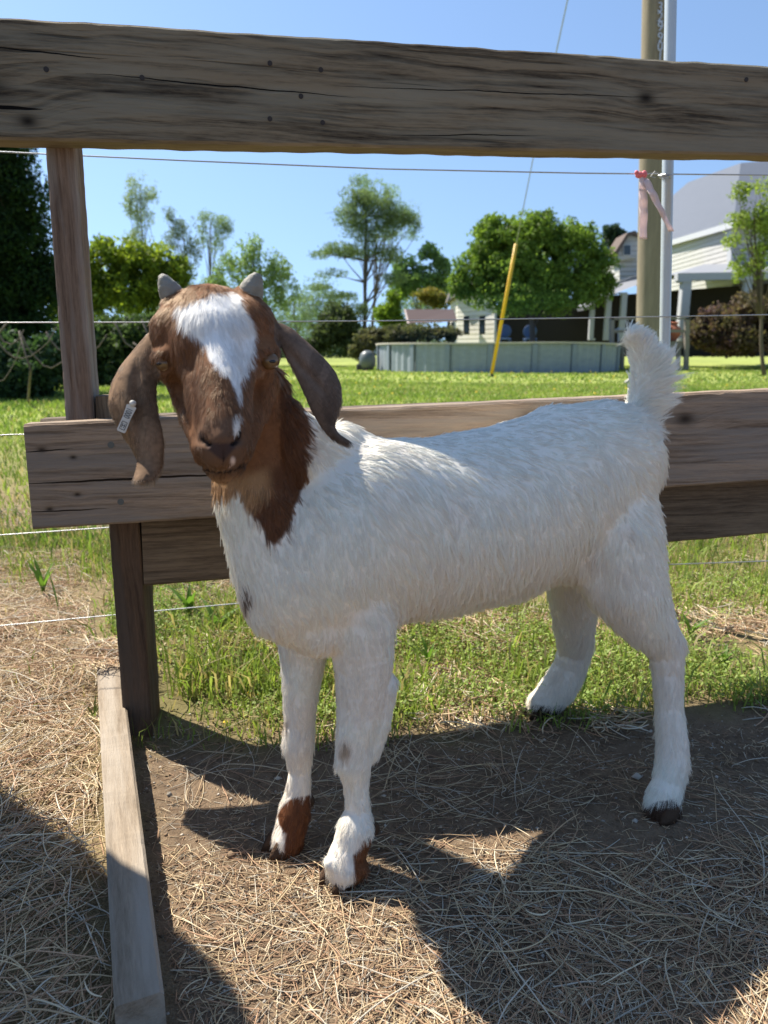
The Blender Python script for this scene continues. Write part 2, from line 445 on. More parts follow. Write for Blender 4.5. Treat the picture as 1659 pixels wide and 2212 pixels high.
# ================================================================= GROUND
def gz(x, y):
    "ground height"
    p = np.stack([np.asarray(x, float), np.asarray(y, float), np.zeros(np.shape(x))], -1).reshape(-1, 3)
    near = np.clip(1.0 - (p[:, 1] - 1.0) / 3.0, .15, 1)
    z = vnoise(p, 7, 1) * .0035 + vnoise(p, 19, 2) * .0022 + vnoise(p, 50, 3) * .0009
    far = np.clip((p[:, 1] - 2.0) / 10, 0, 1)
    left = 1 / (1 + np.exp(-((-.30 - .42 * (p[:, 1] - .75)) - p[:, 0]) / .03)) * np.clip(2.2 - p[:, 1], 0, 1)
    z = z * near + vnoise(p, .35, 4) * .03 * far + left * (.012 + vnoise(p, 9, 5) * .008)
    return z.reshape(np.shape(x))
def axis(lims):
    out = []
    for a, b, n in lims: out += list(np.linspace(a, b, n, endpoint=False))
    return np.array(out + [lims[-1][1]])
pos = [(1.1, 3, 24), (3, 12, 24), (12, 60, 20), (60, 600, 14)]
gx = np.concatenate([-axis(pos)[::-1], np.linspace(-1.1, 1.1, 230)[1:-1], axis(pos)])
gy = axis([(-300, -20, 8), (-20, -1, 14), (-1, .25, 12), (.25, 1.9, 190), (1.9, 4, 50), (4, 14, 50), (14, 60, 24), (60, 900, 14)])
GX, GY = np.meshgrid(gx, gy); GZ = gz(GX, GY)
nx, ny = len(gx), len(gy)
idx = np.arange(nx * ny).reshape(ny, nx)
fa = np.stack([idx[:-1, :-1].ravel(), idx[:-1, 1:].ravel(), idx[1:, 1:].ravel(), idx[1:, :-1].ravel()], -1)
m = NT('ground_soil', .95, .1)
c = m.coord()
sep = m.n('ShaderNodeSeparateXYZ'); m.l(c, sep.inputs[0])
X_, Y_ = sep.outputs[0], sep.outputs[1]
n1 = m.noise(c, 6, 5, .6); n2 = m.noise(c, 60, 5, .65); n3 = m.noise(c, 420, 3, .7); n4 = m.noise(c, 1.6, 4, .6)
soil = m.mix(m.ramp(n2, [(.3, 0), (.7, 1)]), (.080, .056, .039), (.24, .175, .115))
soil = m.mix(m.ramp(n1, [(.35, 0), (.65, 1)]), soil, m.mix(.5, soil, (.30, .215, .135)))
v = m.vor(c, 260); peb = m.ramp(v.outputs['Distance'], [(.1, 1), (.32, 0)])
pick = m.ramp(m.noise(c, 130, 1, .5), [(.55, 0), (.62, 1)])
soil = m.mix(m.math('MULTIPLY', peb, pick), soil, m.mix(n3, (.30, .26, .21), (.55, .50, .43)))
soil = m.mix(m.ramp(n3, [(.35, .5), (.6, 0)]), soil, (.07, .045, .028))
thatch = m.mix(n2, (.14, .11, .055), (.40, .31, .17))
thatch = m.mix(m.ramp(n3, [(.4, .6), (.6, 0)]), thatch, (.06, .04, .022))
grassn = m.mix(n2, (.075, .075, .025), (.20, .17, .075))
lawn = m.mix(m.ramp(m.noise(m.vmath('MULTIPLY', c, (1, .6, 1)), .9, 6, .65), [(.3, 0), (.7, 1)]), (.22, .26, .065), (.38, .42, .12))
lawn = m.mix(m.ramp(m.noise(c, 9, 4, .7), [(.35, .45), (.6, 0)]), lawn, (.07, .115, .018))
# boundaries
def step(a, lo, hi): return m.ramp(a, [(lo, 0), (hi, 1)])
yy = m.math('ADD', Y_, m.math('MULTIPLY', m.math('SUBTRACT', n1, .5), .35))
yy = m.math('SUBTRACT', yy, m.math('MULTIPLY', X_, .18))
gnear = m.math('MULTIPLY', m.math('SUBTRACT', yy, .93), 8.0, clamp=True)
lx = m.math('ADD', X_, m.math('MULTIPLY', m.math('SUBTRACT', Y_, .75), .42))
lx = m.math('ADD', lx, m.math('MULTIPLY', m.math('SUBTRACT', n1, .5), .12))
left = m.math('MULTIPLY', m.math('SUBTRACT', -.27, lx), 25.0, clamp=True)
col = m.mix(gnear, soil, m.mix(m.ramp(n1, [(.35, 0), (.6, 1)]), thatch, grassn))
col = m.mix(left, col, thatch)
gfar = m.math('MULTIPLY', m.math('SUBTRACT', m.math('ADD', Y_, m.math('MULTIPLY', m.math('SUBTRACT', n4, .5), 2.0)), 2.6), .35, clamp=True)
col = m.mix(gfar, col, lawn)
m.color(col)
h = m.math('ADD', m.math('MULTIPLY', n2, .5), m.math('MULTIPLY', n3, .35)); h = m.math('ADD', h, m.math('MULTIPLY', peb, m.math('MULTIPLY', pick, .4)))
m.normal(m.bump(h, .9, .006))
go = mesh_obj('ground', np.stack([GX.ravel(), GY.ravel(), GZ.ravel()], -1), fa, m.m, smooth=True)
tag(go, kind='structure')
# ================================================================= GROUND COVER
def strands(name, P, rad, cols, mat, parent=None):
    N, K = P.shape[:2]
    cu = bpy.data.hair_curves.new(name); cu.add_curves([K] * N)
    cu.attributes['position'].data.foreach_set('vector', P.astype(np.float32).ravel())
    a = cu.attributes.get('radius') or cu.attributes.new('radius', 'FLOAT', 'POINT')
    a.data.foreach_set('value', rad.astype(np.float32).ravel())
    a = cu.attributes.new('tint', 'FLOAT_COLOR', 'CURVE'); c = np.ones((N, 4), np.float32); c[:, :3] = cols
    a.data.foreach_set('color', c.ravel())
    cu.materials.append(mat)
    return link(bpy.data.objects.new(name, cu), parent)
def leafmat(name, trans=.35, rough=.55, spec=.25):
    m = NT(name, rough, spec); col = m.attr('tint'); m.l(col, m.b.inputs['Base Color'])
    tr = m.n('ShaderNodeBsdfTranslucent'); m.l(m.mix(1.0, col, (1.25, 1.35, .75), 'MULTIPLY'), tr.inputs['Color'])
    ms = m.n('ShaderNodeMixShader'); ms.inputs[0].default_value = trans
    m.l(m.b.outputs[0], ms.inputs[1]); m.l(tr.outputs[0], ms.inputs[2]); m.l(ms.outputs[0], m.out.inputs[0])
    return m.m
m = NT('dry_straw', .6, .3); m.color(m.attr('tint')); m_straw = m.m
LUMD = (FL - NL).normalized()
def beam_side(x, y):
    "positive to the right of the beam"
    return (x - NL.x) * LUMD.y - (y - NL.y) * LUMD.x
def straw(n, xy, lmin, lmax, rmin, rmax, hmax, rng, curl=.25, pal='tan', up=.05):
    X, Y = xy[:, 0], xy[:, 1]
    ang = rng.uniform(0, 2 * math.pi, n) * .8 + 1.8 * vnoise(np.stack([X, Y, 0 * X], -1), 5, 61) + rng.normal(0, .5, n)
    L = rng.uniform(lmin, lmax, n) * rng.uniform(.5, 1, n)
    K = 6; tt = np.linspace(-.5, .5, K); P = np.empty((n, K, 3))
    cv = rng.normal(0, curl, n) * (rng.random(n) < .55); c2 = rng.normal(0, curl * .4, n)
    hb = rng.uniform(0, 1, n) ** 1.6 * hmax; tilt = rng.normal(0, up, n); arch = rng.normal(0, .05, n)
    for k, t in enumerate(tt):
        a = ang + cv * t * 2; s = t * L
        P[:, k, 0] = X + s * np.cos(a) - np.sin(ang) * L * cv * t * t + c2 * L * .15 * math.sin(t * 7)
        P[:, k, 1] = Y + s * np.sin(a) + np.cos(ang) * L * cv * t * t
        P[:, k, 2] = gz(P[:, k, 0], P[:, k, 1]) + np.maximum(.0008, hb + s * tilt + arch * L * (.25 - t * t) * 2)
    R_ = rng.uniform(rmin, rmax, n); taper = np.array([.6, .9, 1, 1, .9, .45])
    base = np.array([[.50, .38, .22], [.40, .28, .16], [.58, .48, .32], [.30, .19, .11], [.46, .41, .32], [.36, .22, .13]])
    c = base[rng.integers(0, len(base), n)] * rng.uniform(.85, 1.45, (n, 1))
    return P, R_[:, None] * taper[None], c
def cat3(lst): return [np.concatenate(a) for a in zip(*lst)]
rg = np.random.default_rng(11)
# thick straw left of the beam
n = 34000; xy = np.stack([rg.uniform(-1.25, -.12, n), rg.uniform(.38, 1.95, n)], -1)
xy = xy[(beam_side(xy[:, 0], xy[:, 1]) < -.003) & ((xy[:, 1] < 1.5) | (rg.random(n) < .45))]
xy = xy[(xy[:, 0] > -.62 * xy[:, 1] - .12)]
S1 = straw(len(xy), xy, .02, .13, .00025, .0009, .024, rg, curl=.12)
# keep strands from running through the beam
keep = (beam_side(S1[0][:, :, 0], S1[0][:, :, 1]).max(1) < -.001) | (S1[0][:, :, 2].min(1) > .052)
S1 = [a[keep] for a in S1]
S1[1] = S1[1] * .85
nb = 260; tq = rg.uniform(.80, 1.03, nb) ** .6 * (FL - NL).length; sq = rg.uniform(-.02, .06, nb)
bxy = np.stack([NL.x + LUMD.x * tq + LUMD.y * sq, NL.y + LUMD.y * tq - LUMD.x * sq], -1)
SB = straw(nb, bxy, .03, .11, .0003, .0009, .006, rg, curl=.15, up=.03); SB[0][:, :, 2] += .052 - np.minimum(0, 0)
S1 = [np.concatenate([a, b]) for a, b in zip(S1, SB)]
o = strands('straw_left_of_beam', S1[0], S1[1], S1[2], m_straw); o.name = 'straw_layer'
tag(o, 'thick layer of dry tan straw covering the ground left of the wooden beam', 'straw', kind='stuff')
# thin straw inside the pen
parts_ = []
def pen(n, x0, x1, y0, y1, thr, seed, *a, **k):
    q = np.stack([rg.uniform(x0, x1, n), rg.uniform(y0, y1, n)], -1)
    nn = vnoise(np.c_[q, np.zeros(n)], 4.5, seed) + .5 * vnoise(np.c_[q, np.zeros(n)], 11, seed + 1)
    q = q[(nn > thr) & (beam_side(q[:, 0], q[:, 1]) > .041)]
    parts_.append(straw(len(q), q, *a, rg, **k))
pen(1500, -.3, 1.0, .42, .98, -.15, 71, .04, .19, .0003, .0008, .007, curl=.22)
pen(2300, -.3, .6, .42, .68, -.4, 73, .015, .09, .0003, .0009, .007, curl=.12)
pen(1900, .0, 1.0, .42, .74, -.2, 75, .03, .14, .0003, .0010, .009, curl=.15)
pen(11000, -.35, 1.1, .42, 1.0, -.6, 77, .005, .028, .0002, .0006, .004, curl=.2)
pen(8000, -.3, 1.1, .42, .72, -.4, 79, .008, .040, .0002, .0007, .006, curl=.2)
S2 = cat3(parts_)
keep = beam_side(S2[0][:, :, 0], S2[0][:, :, 1]).min(1) > .041
S2 = [a[keep] for a in S2]; S2[2] = S2[2] * .88; S2[1] = S2[1] * .72
o = strands('scattered_straw', S2[0], S2[1], S2[2], m_straw)
tag(o, 'scattered hay stalks and chaff on the bare soil of the pen', 'hay', kind='stuff')
# dry thatch at the fence foot and beyond
parts_ = []
def free(n, x0, x1, y0, y1, thr, seed, *a, **k):
    q = np.stack([rg.uniform(x0, x1, n), rg.uniform(y0, y1, n)], -1)
    nn = vnoise(np.c_[q, np.zeros(n)], 3.0, seed) + .5 * vnoise(np.c_[q, np.zeros(n)], 9, seed + 1)
    q = q[(nn > thr) & (np.abs(beam_side(q[:, 0], q[:, 1]) + .019) > .03)]
    parts_.append(straw(len(q), q, *a, rg, **k))
free(6500, -.34, .25, 1.10, 1.55, -.35, 81, .03, .14, .0003, .0009, .035, curl=.25, up=.15)
free(15000, -1.4, 1.6, 1.25, 2.6, -.1, 83, .02, .10, .0003, .0009, .015, curl=.2, up=.12)
free(6000, -.1, 1.2, .98, 1.5, -.1, 85, .03, .12, .0005, .0010, .015, curl=.2, up=.12)
S3 = cat3(parts_)
o = strands('dry_thatch', S3[0], S3[1], S3[2], m_straw)
tag(o, 'loose dry grass thatch among the green grass behind the fence', 'dry grass', kind='stuff')
# soil crumbs and pebbles
n = 5200; q = np.stack([rg.uniform(-.4, 1.1, n), rg.uniform(.42, 1.05, n)], -1)
q = q[beam_side(q[:, 0], q[:, 1]) > .01]; n = len(q)
oc = np.array([[1, 0, 0], [-1, 0, 0], [0, 1, 0], [0, -1, 0], [0, 0, 1], [0, 0, -1]], float)
fo = np.array([[0, 2, 4], [2, 1, 4], [1, 3, 4], [3, 0, 4], [2, 0, 5], [1, 2, 5], [3, 1, 5], [0, 3, 5]])
sz = rg.uniform(.0008, .0030, n) * (1 + 1.6 * (rg.random(n) > .985))
vv = oc[None] * sz[:, None, None] * rg.uniform(.6, 1.3, (n, 6, 3)); vv[:, :, 2] *= .7
vv += np.stack([q[:, 0], q[:, 1], gz(q[:, 0], q[:, 1]) + sz * .2], -1)[:, None]
ff = (fo[None] + 6 * np.arange(n)[:, None, None]).reshape(-1, 3)
m = NT('crumbs', .9, .15); m.color(m.attr('tint'))
o = mesh_obj('soil_crumbs', vv.reshape(-1, 3), ff, m.m, smooth=True)
cc = np.where((rg.random(n) < .18)[:, None], np.array([[.48, .43, .36]]), np.array([[.22, .155, .10]])) * rg.uniform(.5, 1.2, (n, 1))
color_attr(o, np.repeat(cc, 6, 0)); tag(o, 'small soil crumbs and pale grit on the pen floor', 'grit', kind='stuff')

# ---- grass
m_grass = leafmat('grass_blades', .38)
def blades(n, X, Y, hmin, hmax, wd, rng, lean=.45, z0=0):
    h = rng.uniform(hmin, hmax, n); a = rng.uniform(0, 2 * math.pi, n); f = rng.uniform(0, 2 * math.pi, n)
    dx, dy = np.cos(a), np.sin(a); sx, sy = np.cos(f), np.sin(f)
    ln = rng.uniform(.1, 1, n) * lean * h; wdt = (wd * rng.uniform(.6, 1.3, n))
    Z = gz(X, Y) + z0 - .002
    V = np.empty((n, 5, 3))
    V[:, 0] = np.stack([X - sx * wdt / 2, Y - sy * wdt / 2, Z], -1); V[:, 1] = np.stack([X + sx * wdt / 2, Y + sy * wdt / 2, Z], -1)
    mx, my, mz = X + dx * ln * .35, Y + dy * ln * .35, Z + h * .6
    V[:, 2] = np.stack([mx - sx * wdt * .45, my - sy * wdt * .45, mz], -1); V[:, 3] = np.stack([mx + sx * wdt * .45, my + sy * wdt * .45, mz], -1)
    V[:, 4] = np.stack([X + dx * ln * 1.2, Y + dy * ln * 1.2, Z + h * (1 - .25 * rng.random(n))], -1)
    F = np.array([[0, 1, 3], [0, 3, 2], [2, 3, 4]])
    return V, F
def bobj(name, V, F, cols, mat):
    n = len(V); K = V.shape[1]
    fs = (F[None] + K * np.arange(n)[:, None, None]).reshape(-1, 3)
    o = mesh_obj(name, V.reshape(-1, 3), fs, mat); color_attr(o, np.repeat(cols, K, 0)); return o
def gcol(n, rng, X, Y, dry=.12):
    p = np.stack([X, Y, 0 * X], -1)
    g = np.array([[.130, .205, .040]]) * rng.uniform(.55, 1.25, (n, 1))
    yel = np.clip(.35 + .5 * vnoise(p, 2.2, 91) + rng.normal(0, .2, n), 0, 1)[:, None]
    g = g * (1 - yel) + np.array([[.31, .37, .085]]) * yel * rng.uniform(.7, 1.2, (n, 1))
    d = (rng.random(n) < dry)[:, None]
    return np.where(d, np.array([[.42, .33, .18]]) * rng.uniform(.6, 1.1, (n, 1)), g)
def region(n, x0, x1, y0, y1, rng, dens=None):
    X = rng.uniform(x0, x1, n); Y = rng.uniform(y0, y1, n)
    k = np.abs(X) < Y * .62 + .35
    if dens is not None: k &= rng.random(n) < dens(X, Y)
    return X[k], Y[k]
def fence_d(X): return .93 + .171 * (X + .40)
def dn_near(X, Y):
    p = np.stack([X, Y, 0 * X], -1); q = .55 + .8 * vnoise(p, 4, 95) + .4 * vnoise(p, 12, 96)
    edge = np.clip((Y - fence_d(X) + .055 - .05 * vnoise(p, 8, 97)) * 12, 0, 1)
    left = np.clip((beam_side(X, Y) + .0) * 20, 0, 1); left = np.maximum(left, np.clip((Y - 1.45) * 3, 0, 1)); left = np.maximum(left, .05)
    bare = np.clip(np.hypot((X - .80) / .22, (Y - 1.32) / .20) - .5, 0, 1)
    dryheap = np.clip(np.hypot((X + .17) / .20, (Y - 1.27) / .16) - .35, .25, 1)
    return np.clip(q, 0, 1) * edge * left * bare * dryheap
Vs, Cs = [], []
X, Y = region(95000, -1.3, 1.5, .93, 2.2, rg, dn_near); V, F = blades(len(X), X, Y, .012, .045, .0024, rg, .8); Vs.append(V); Cs.append(gcol(len(X), rg, X, Y, .26))
X, Y = region(5200, -1.3, 1.5, 1.02, 2.4, rg, dn_near); V, F = blades(len(X), X, Y, .04, .10, .0038, rg, .7); Vs.append(V); Cs.append(gcol(len(X), rg, X, Y, .26))
X, Y = region(2600, -.36, -.02, 1.08, 1.5, rg); V, F = blades(len(X), X, Y, .03, .085, .0034, rg, .8); Vs.append(V); Cs.append(gcol(len(X), rg, X, Y, .30))
X, Y = region(42000, -3, 3, 2.0, 5.0, rg, lambda X, Y: np.clip(.6 + .6 * vnoise(np.stack([X, Y, 0 * X], -1), 2, 98), .1, 1)); V, F = blades(len(X), X, Y, .02, .055, .0055, rg, .8); Vs.append(V); Cs.append(gcol(len(X), rg, X, Y, .16))
X, Y = region(90000, -8, 8, 5.0, 14, rg); V, F = blades(len(X), X, Y, .03, .065, .012, rg, .8); Vs.append(V); Cs.append(gcol(len(X), rg, X, Y, .08) * 1.05)
X, Y = region(50000, -20, 20, 14, 34, rg); V, F = blades(len(X), X, Y, .03, .07, .03, rg, .8); Vs.append(V); Cs.append(gcol(len(X), rg, X, Y, .05) * 1.05)
o = bobj('grass', np.concatenate(Vs), F, np.concatenate(Cs), m_grass)
tag(o, 'short green grass growing from the fence out across the lawn', 'grass', kind='stuff')
# low leafy weeds behind the fence: small oval leaves on short stems
def leaflets(n, X, Y, Z, s, rng, flat=.5):
    a = rng.uniform(0, 2 * math.pi, n); ti = rng.normal(0, flat, n); tj = rng.normal(0, flat, n)
    u = np.stack([np.cos(a), np.sin(a), ti], -1); v = np.stack([-np.sin(a), np.cos(a), tj], -1)
    s = s[:, None]; c = np.stack([X, Y, Z], -1)
    V = np.stack([c - u * s, c - u * s * .3 + v * s * .5, c + u * s * .5 + v * s * .42, c + u * s, c + u * s * .5 - v * s * .42, c - u * s * .3 - v * s * .5], 1)
    return V
X, Y = region(170000, -.6, 1.4, 1.0, 1.75, rg, lambda X, Y: dn_near(X, Y) * np.clip(.65 + 1.0 * vnoise(np.stack([X, Y, 0 * X], -1), 5, 99), 0, 1))
n = len(X); hh = rg.random(n) ** 1.3 * (.028 + .022 * vnoise(np.stack([X, Y, 0 * X], -1), 7, 100)); V = leaflets(n, X, Y, gz(X, Y) + .004 + np.abs(hh), rg.uniform(.0016, .0042, n), rg)
F6 = np.array([[0, 1, 5], [1, 2, 4], [1, 4, 5], [2, 3, 4]])
o = bobj('low_weeds', V, F6, gcol(n, rg, X, Y, .07) * np.array([[1.0, 1.05, 1.0]]), m_grass)
tag(o, 'dense low weeds with tiny bright leaves under and behind the fence', 'weeds', kind='stuff')
# single weeds one can tell apart
m_flower = plain('yellow_petals', (.75, .52, .03), .6)
def weed(base, n_leaf, h, wd, label, seed, spread=.6, col=(.12, .21, .035)):
    r = np.random.default_rng(seed); root = empty('weed', base); tag(root, label, 'weed', 'weeds by the fence')
    st, lf = MB(), []
    for i in range(n_leaf):
        a = r.uniform(0, 6.28); hh = h * r.uniform(.55, 1); l = spread * hh * r.uniform(.4, 1)
        pts = [Vector(base) + Vector((math.cos(a) * l * t * t, math.sin(a) * l * t * t, hh * (t - .25 * t * t * spread))) for t in np.linspace(0, 1, 7)]
        s = Vector((-math.sin(a), math.cos(a), 0))
        prof = [.25, .6, .9, 1, .85, .5, .05]
        vs = []
        for p, w_ in zip(pts, prof): vs += [p - s * wd * w_ / 2, p + Vector((0, 0, -.15 * wd * w_)), p + s * wd * w_ / 2]
        b = []
        for k in range(6): b += [(k * 3, k * 3 + 1, k * 3 + 4, k * 3 + 3), (k * 3 + 1, k * 3 + 2, k * 3 + 5, k * 3 + 4)]
        st.add(vs, b)
    o = st.build('leaf_blades', m_grass, root); nvv = len(o.data.vertices)
    color_attr(o, np.array([col] * nvv) * np.repeat(r.uniform(.75, 1.25, (n_leaf, 1)), 21, 0)); 
    return root
weed(gnd(128, 1335), 3, .19, .0055, 'tall thin weed stalks left of the short post', 3, .16, (.06, .11, .03))
weed(gnd(95, 1290), 7, .11, .010, 'small broad bladed weed at the left edge behind the straw', 4, .5)
weed(gnd(268, 1262), 7, .10, .007, 'grass tuft just behind the upper half of the short post', 14, .5)
weed(gnd(410, 1335), 10, .09, .013, 'leafy green weed right of the short post below the dark rail', 5, .8)
weed(gnd(470, 1370), 9, .085, .014, 'broad leaved weed in front of the goat chest', 6, .9)
weed(gnd(545, 1440), 9, .06, .010, 'low leafy weed left of the far front leg', 7, .9)
weed(gnd(925, 1440), 9, .07, .006, 'bladed grass tuft between front legs and far hind leg', 8, .8)
weed(gnd(1490, 1380), 10, .07, .009, 'bright weed clump right of the near hind leg', 9, .9)
weed(gnd(1560, 1440), 8, .05, .010, 'small weed beside the bare soil at the right edge', 10, .9)
weed(gnd(240, 1480), 6, .07, .004, 'grass shoots beside the far end of the beam', 11, .5, (.11, .15, .04))
weed(gnd(205, 1560), 6, .05, .004, 'short grass shoots in the straw by the beam', 12, .6, (.14, .17, .05))
fl = MB()
for (x, y, z) in ((411, 1432, .012), (538, 1496, .008), (620, 1480, .01), (487, 1560, .008), (560, 1500, .01)):
    p = gnd(x, y, z)
    for k in range(5):
        a = k * 1.2566; c = p + Vector((math.cos(a), math.sin(a), .2)) * .0022; fl.ball(c, .0018, .0018, .0007, 6, 4)
for i in range(70):
    X_ = random.Random(i).uniform(-3, 9); Y_ = random.Random(i + 500).uniform(9, 21)
    fl.ball((X_, Y_, .07), .018, .018, .010, 6, 4)
o = fl.build('yellow_flowers', m_flower); tag(o, 'tiny yellow flowers dotted in the grass', 'flowers', kind='stuff')

# ================================================================= WIRE FENCE
m_wire = plain('galvanised_wire', (.42, .43, .43), .4, .5, .7, nz=.2, scale=60)
m_pipe = plain('galvanised_pipe', (.50, .54, .54), .4, .5, .35, nz=.08, scale=30)
wf = empty('wire_fence', at(829, 1378, 1.35)); tag(wf, 'five strand smooth wire fence with a grey metal pipe post behind the wooden rails', 'fence')
for pts in ([(-300, 318, 1.26), (0, 328, 1.30), (400, 347, 1.34), (829, 365, 1.38), (1250, 374, 1.43), (1430, 376, 1.455), (1659, 378, 1.48), (1950, 380, 1.51)],
            [(-300, 700, 1.26), (0, 697, 1.30), (400, 696, 1.34), (829, 693, 1.38), (1250, 687, 1.43), (1430, 684, 1.44), (1659, 680, 1.48), (1950, 676, 1.51)],
            [(-300, 952, 1.26), (0, 940, 1.30), (400, 928, 1.34), (829, 918, 1.38), (1430, 905, 1.455), (1950, 892, 1.51)],
            [(-300, 1180, 1.26), (0, 1156, 1.30), (230, 1140, 1.32), (829, 1095, 1.38), (1430, 1060, 1.455), (1950, 1030, 1.51)],
            [(-300, 1378, 1.26), (0, 1352, 1.30), (230, 1330, 1.32), (520, 1303, 1.345), (829, 1275, 1.38), (1430, 1220, 1.455), (1659, 1212, 1.48), (1950, 1200, 1.51)]):
    mb = MB(); mb.tube([at(*p) for p in pts], .00125, 6); mb.build('wire', m_wire, wf, smooth=True)
mb = MB(); a, b = at(1449, 0, 1.46), at(1436, 740, 1.46); dv = (b - a).normalized()
top = a - dv * .12; bot = a + dv * ((a.z + .05) / -dv.z)
mb.tube([top, a, b, bot], .0104, 20); pp = mb.build('pipe_post', m_pipe, wf, smooth=True)
mb = MB(); c = at(1437, 377, 1.447)
for k in range(14):
    t = k / 13; mb.tube([c + Vector((.012 * math.cos(t * 19), .011 * math.sin(t * 19), -.006 * t)), c + Vector((.012 * math.cos((t + .08) * 19), .011 * math.sin((t + .08) * 19), -.006 * (t + .08)))], .0009, 5)
mb.tube([c + Vector((-.010, -.004, 0)), c + Vector((-.022, -.006, .004)), c + Vector((-.028, -.003, -.004)), c + Vector((-.020, -.006, -.007))], .0009, 5)
mb.build('wire_tie', m_wire, wf)
# pink ribbon
m = NT('pink_ribbon', .45, .3); m.color(m.mix(m.noise(m.coord(), 25, 3, .6), (.80, .68, .67), (.88, .79, .77)))
tr = m.n('ShaderNodeBsdfTranslucent'); tr.inputs[0].default_value = (.88, .74, .74, 1); ms = m.n('ShaderNodeMixShader'); ms.inputs[0].default_value = .4
m.l(m.b.outputs[0], ms.inputs[1]); m.l(tr.outputs[0], ms.inputs[2]); m.l(ms.outputs[0], m.out.inputs[0]); m_rib = m.m
m = NT('pink_knot', .5, .3); m.color((.80, .20, .22)); m_knot = m.m
rb = empty('flagging_ribbon', at(1385, 377, 1.44)); tag(rb, 'faded pink flagging ribbon knotted on the top wire beside the pipe post', 'ribbon')
def ribbon(pts, wd, seed):
    mb = MB(); n = 26; L = []; r = random.Random(seed)
    for i in range(n + 1):
        t = i / n * (len(pts) - 1); k = min(int(t), len(pts) - 2); f = t - k
        q = [u + (v - u) * f for u, v in zip(pts[k], pts[k + 1])]
        c = at(q[0], q[1], q[2]); tw = math.sin(i * .3 + seed) * .16 + q[4] if len(q) > 4 else 0
        s = Vector((math.cos(tw), math.sin(tw), math.sin(i * .8) * .05)) * q[3] / FPX * zc_of(c) / 2
        c = c + Vector((0, math.sin(i * .9 + seed) * .0012, 0))
        L += [c - s, c + Vector((0, -.0012, 0)), c + s]
    fs = []
    for i in range(n): fs += [(i * 3, i * 3 + 1, i * 3 + 4, i * 3 + 3), (i * 3 + 1, i * 3 + 2, i * 3 + 5, i * 3 + 4)]
    mb.add(L, fs); o = mb.build('ribbon_tail', m_rib, rb, smooth=True)
    s_ = o.modifiers.new('t', 'SOLIDIFY'); s_.thickness = .0003
ribbon([(1388, 382, 1.435, 14, 0), (1389, 420, 1.43, 18, .1), (1390, 460, 1.43, 18, 0), (1389, 517, 1.43, 18, .1)], 18, 1)
ribbon([(1394, 386, 1.437, 16, 0), (1408, 415, 1.42, 18, .2), (1428, 455, 1.41, 16, .1), (1450, 500, 1.41, 12, .1)], 16, 2)
mb = MB(); c = at(1381, 378, 1.437); mb.ball(c, .008, .005, .006, 12, 8); mb.ball(c + Vector((.009, 0, .001)), .006, .004, .007, 10, 8); mb.ball(c + Vector((-.006, -.002, .004)), .004, .003, .004, 8, 6)
mb.build('ribbon_knot', m_knot, rb, smooth=True)

# barrel made up to shade the straw; stands left, outside the frame
br = empty('shade_barrel', (-.93, .77, 0)); tag(br, 'added dark barrel out of view on the left, there to shade the straw', 'barrel')
m_bar = plain('dark_plastic', (.03, .04, .035), .5, .4)
mb = MB(); mb.lathe((-.93, .77, 0), [(.24, .0), (.25, .02), (.275, .2), (.28, .22), (.275, .24), (.285, .45), (.28, .62), (.285, .64), (.28, .66), (.262, .86), (.255, .88)], 40)
mb.build('barrel_body', m_bar, br, smooth=True)
mb = MB(); mb.lathe((-.93, .77, .8802), [(.268, 0), (.268, .022), (.26, .028)], 40); mb.build('lid', m_bar, br)
# ================================================================= GOAT
GYAW = R(28)
GA = Vector((math.cos(GYAW), math.sin(GYAW), 0))       # along the body, towards the tail
GP = Vector((math.sin(GYAW), -math.cos(GYAW), 0))      # towards the camera side flank
goat = empty('goat', (0.10, .82, 0), GYAW)
tag(goat, 'white young goat with brown head and neck, white blaze, drooping ears and short horns', 'goat')

gb = MB()
def chain(nodes, step=.28, sub=(12, 8)):
    "nodes: (x, y, D, r_px) spheres interpolated"
    P = [(at(x, y, D), r) for x, y, D, r in nodes]
    P = [(p, r * zc_of(p) / FPX) for p, r in P]
    for (p, r), (q, s) in zip(P[:-1], P[1:]):
        n = max(1, int((q - p).length / (min(r, s) * step)))
        for i in range(n + 1):
            t = i / n; gb.ball(p.lerp(q, t), r + (s - r) * t, nu=sub[0], nv=sub[1])
def blob(x, y, D, rl, rp, ru, yaw=GYAW, tilt=0.0, roll=0.0):
    "ellipsoid in metres: along, across, up"
    M = Matrix.Rotation(yaw, 3, 'Z') @ Matrix.Rotation(tilt, 3, 'Y') @ Matrix.Rotation(roll, 3, 'X')
    gb.ball(at(x, y, D), rl, rp, ru, nu=28, nv=18, M=M)
def blobs(nodes, n=11, yaw=GYAW):
    "nodes: (x, y, D, rp, ru) cross sections of the trunk, filled with flattened ellipsoids"
    for a, b in zip(nodes[:-1], nodes[1:]):
        for i in range(n + 1):
            t = i / n; q = [u + (v - u) * t for u, v in zip(a, b)]
            blob(q[0], q[1], q[2], q[5], q[3], q[4])
# trunk                x     y     D    across  up   along
blobs([(615, 1235, .690, .055, .072, .050),
       (690, 1190, .715, .074, .098, .055),
       (790, 1150, .758, .086, .104, .060),
       (930, 1140, .826, .103, .107, .060),
       (1080, 1110, .882, .108, .112, .060),
       (1200, 1060, .908, .098, .107, .060),
       (1300, 1010, .918, .080, .088, .052),
       (1352, 1000, .930, .054, .062, .045)])
# withers, hips
chain([(740, 960, .755, 52), (800, 985, .775, 45)])
chain([(1080, 1000, .885, 60), (1190, 935, .915, 62), (1300, 930, .94, 60), (1370, 950, .945, 42)])
chain([(635, 930, .70, 52), (690, 975, .72, 62), (770, 1010, .75, 60)])
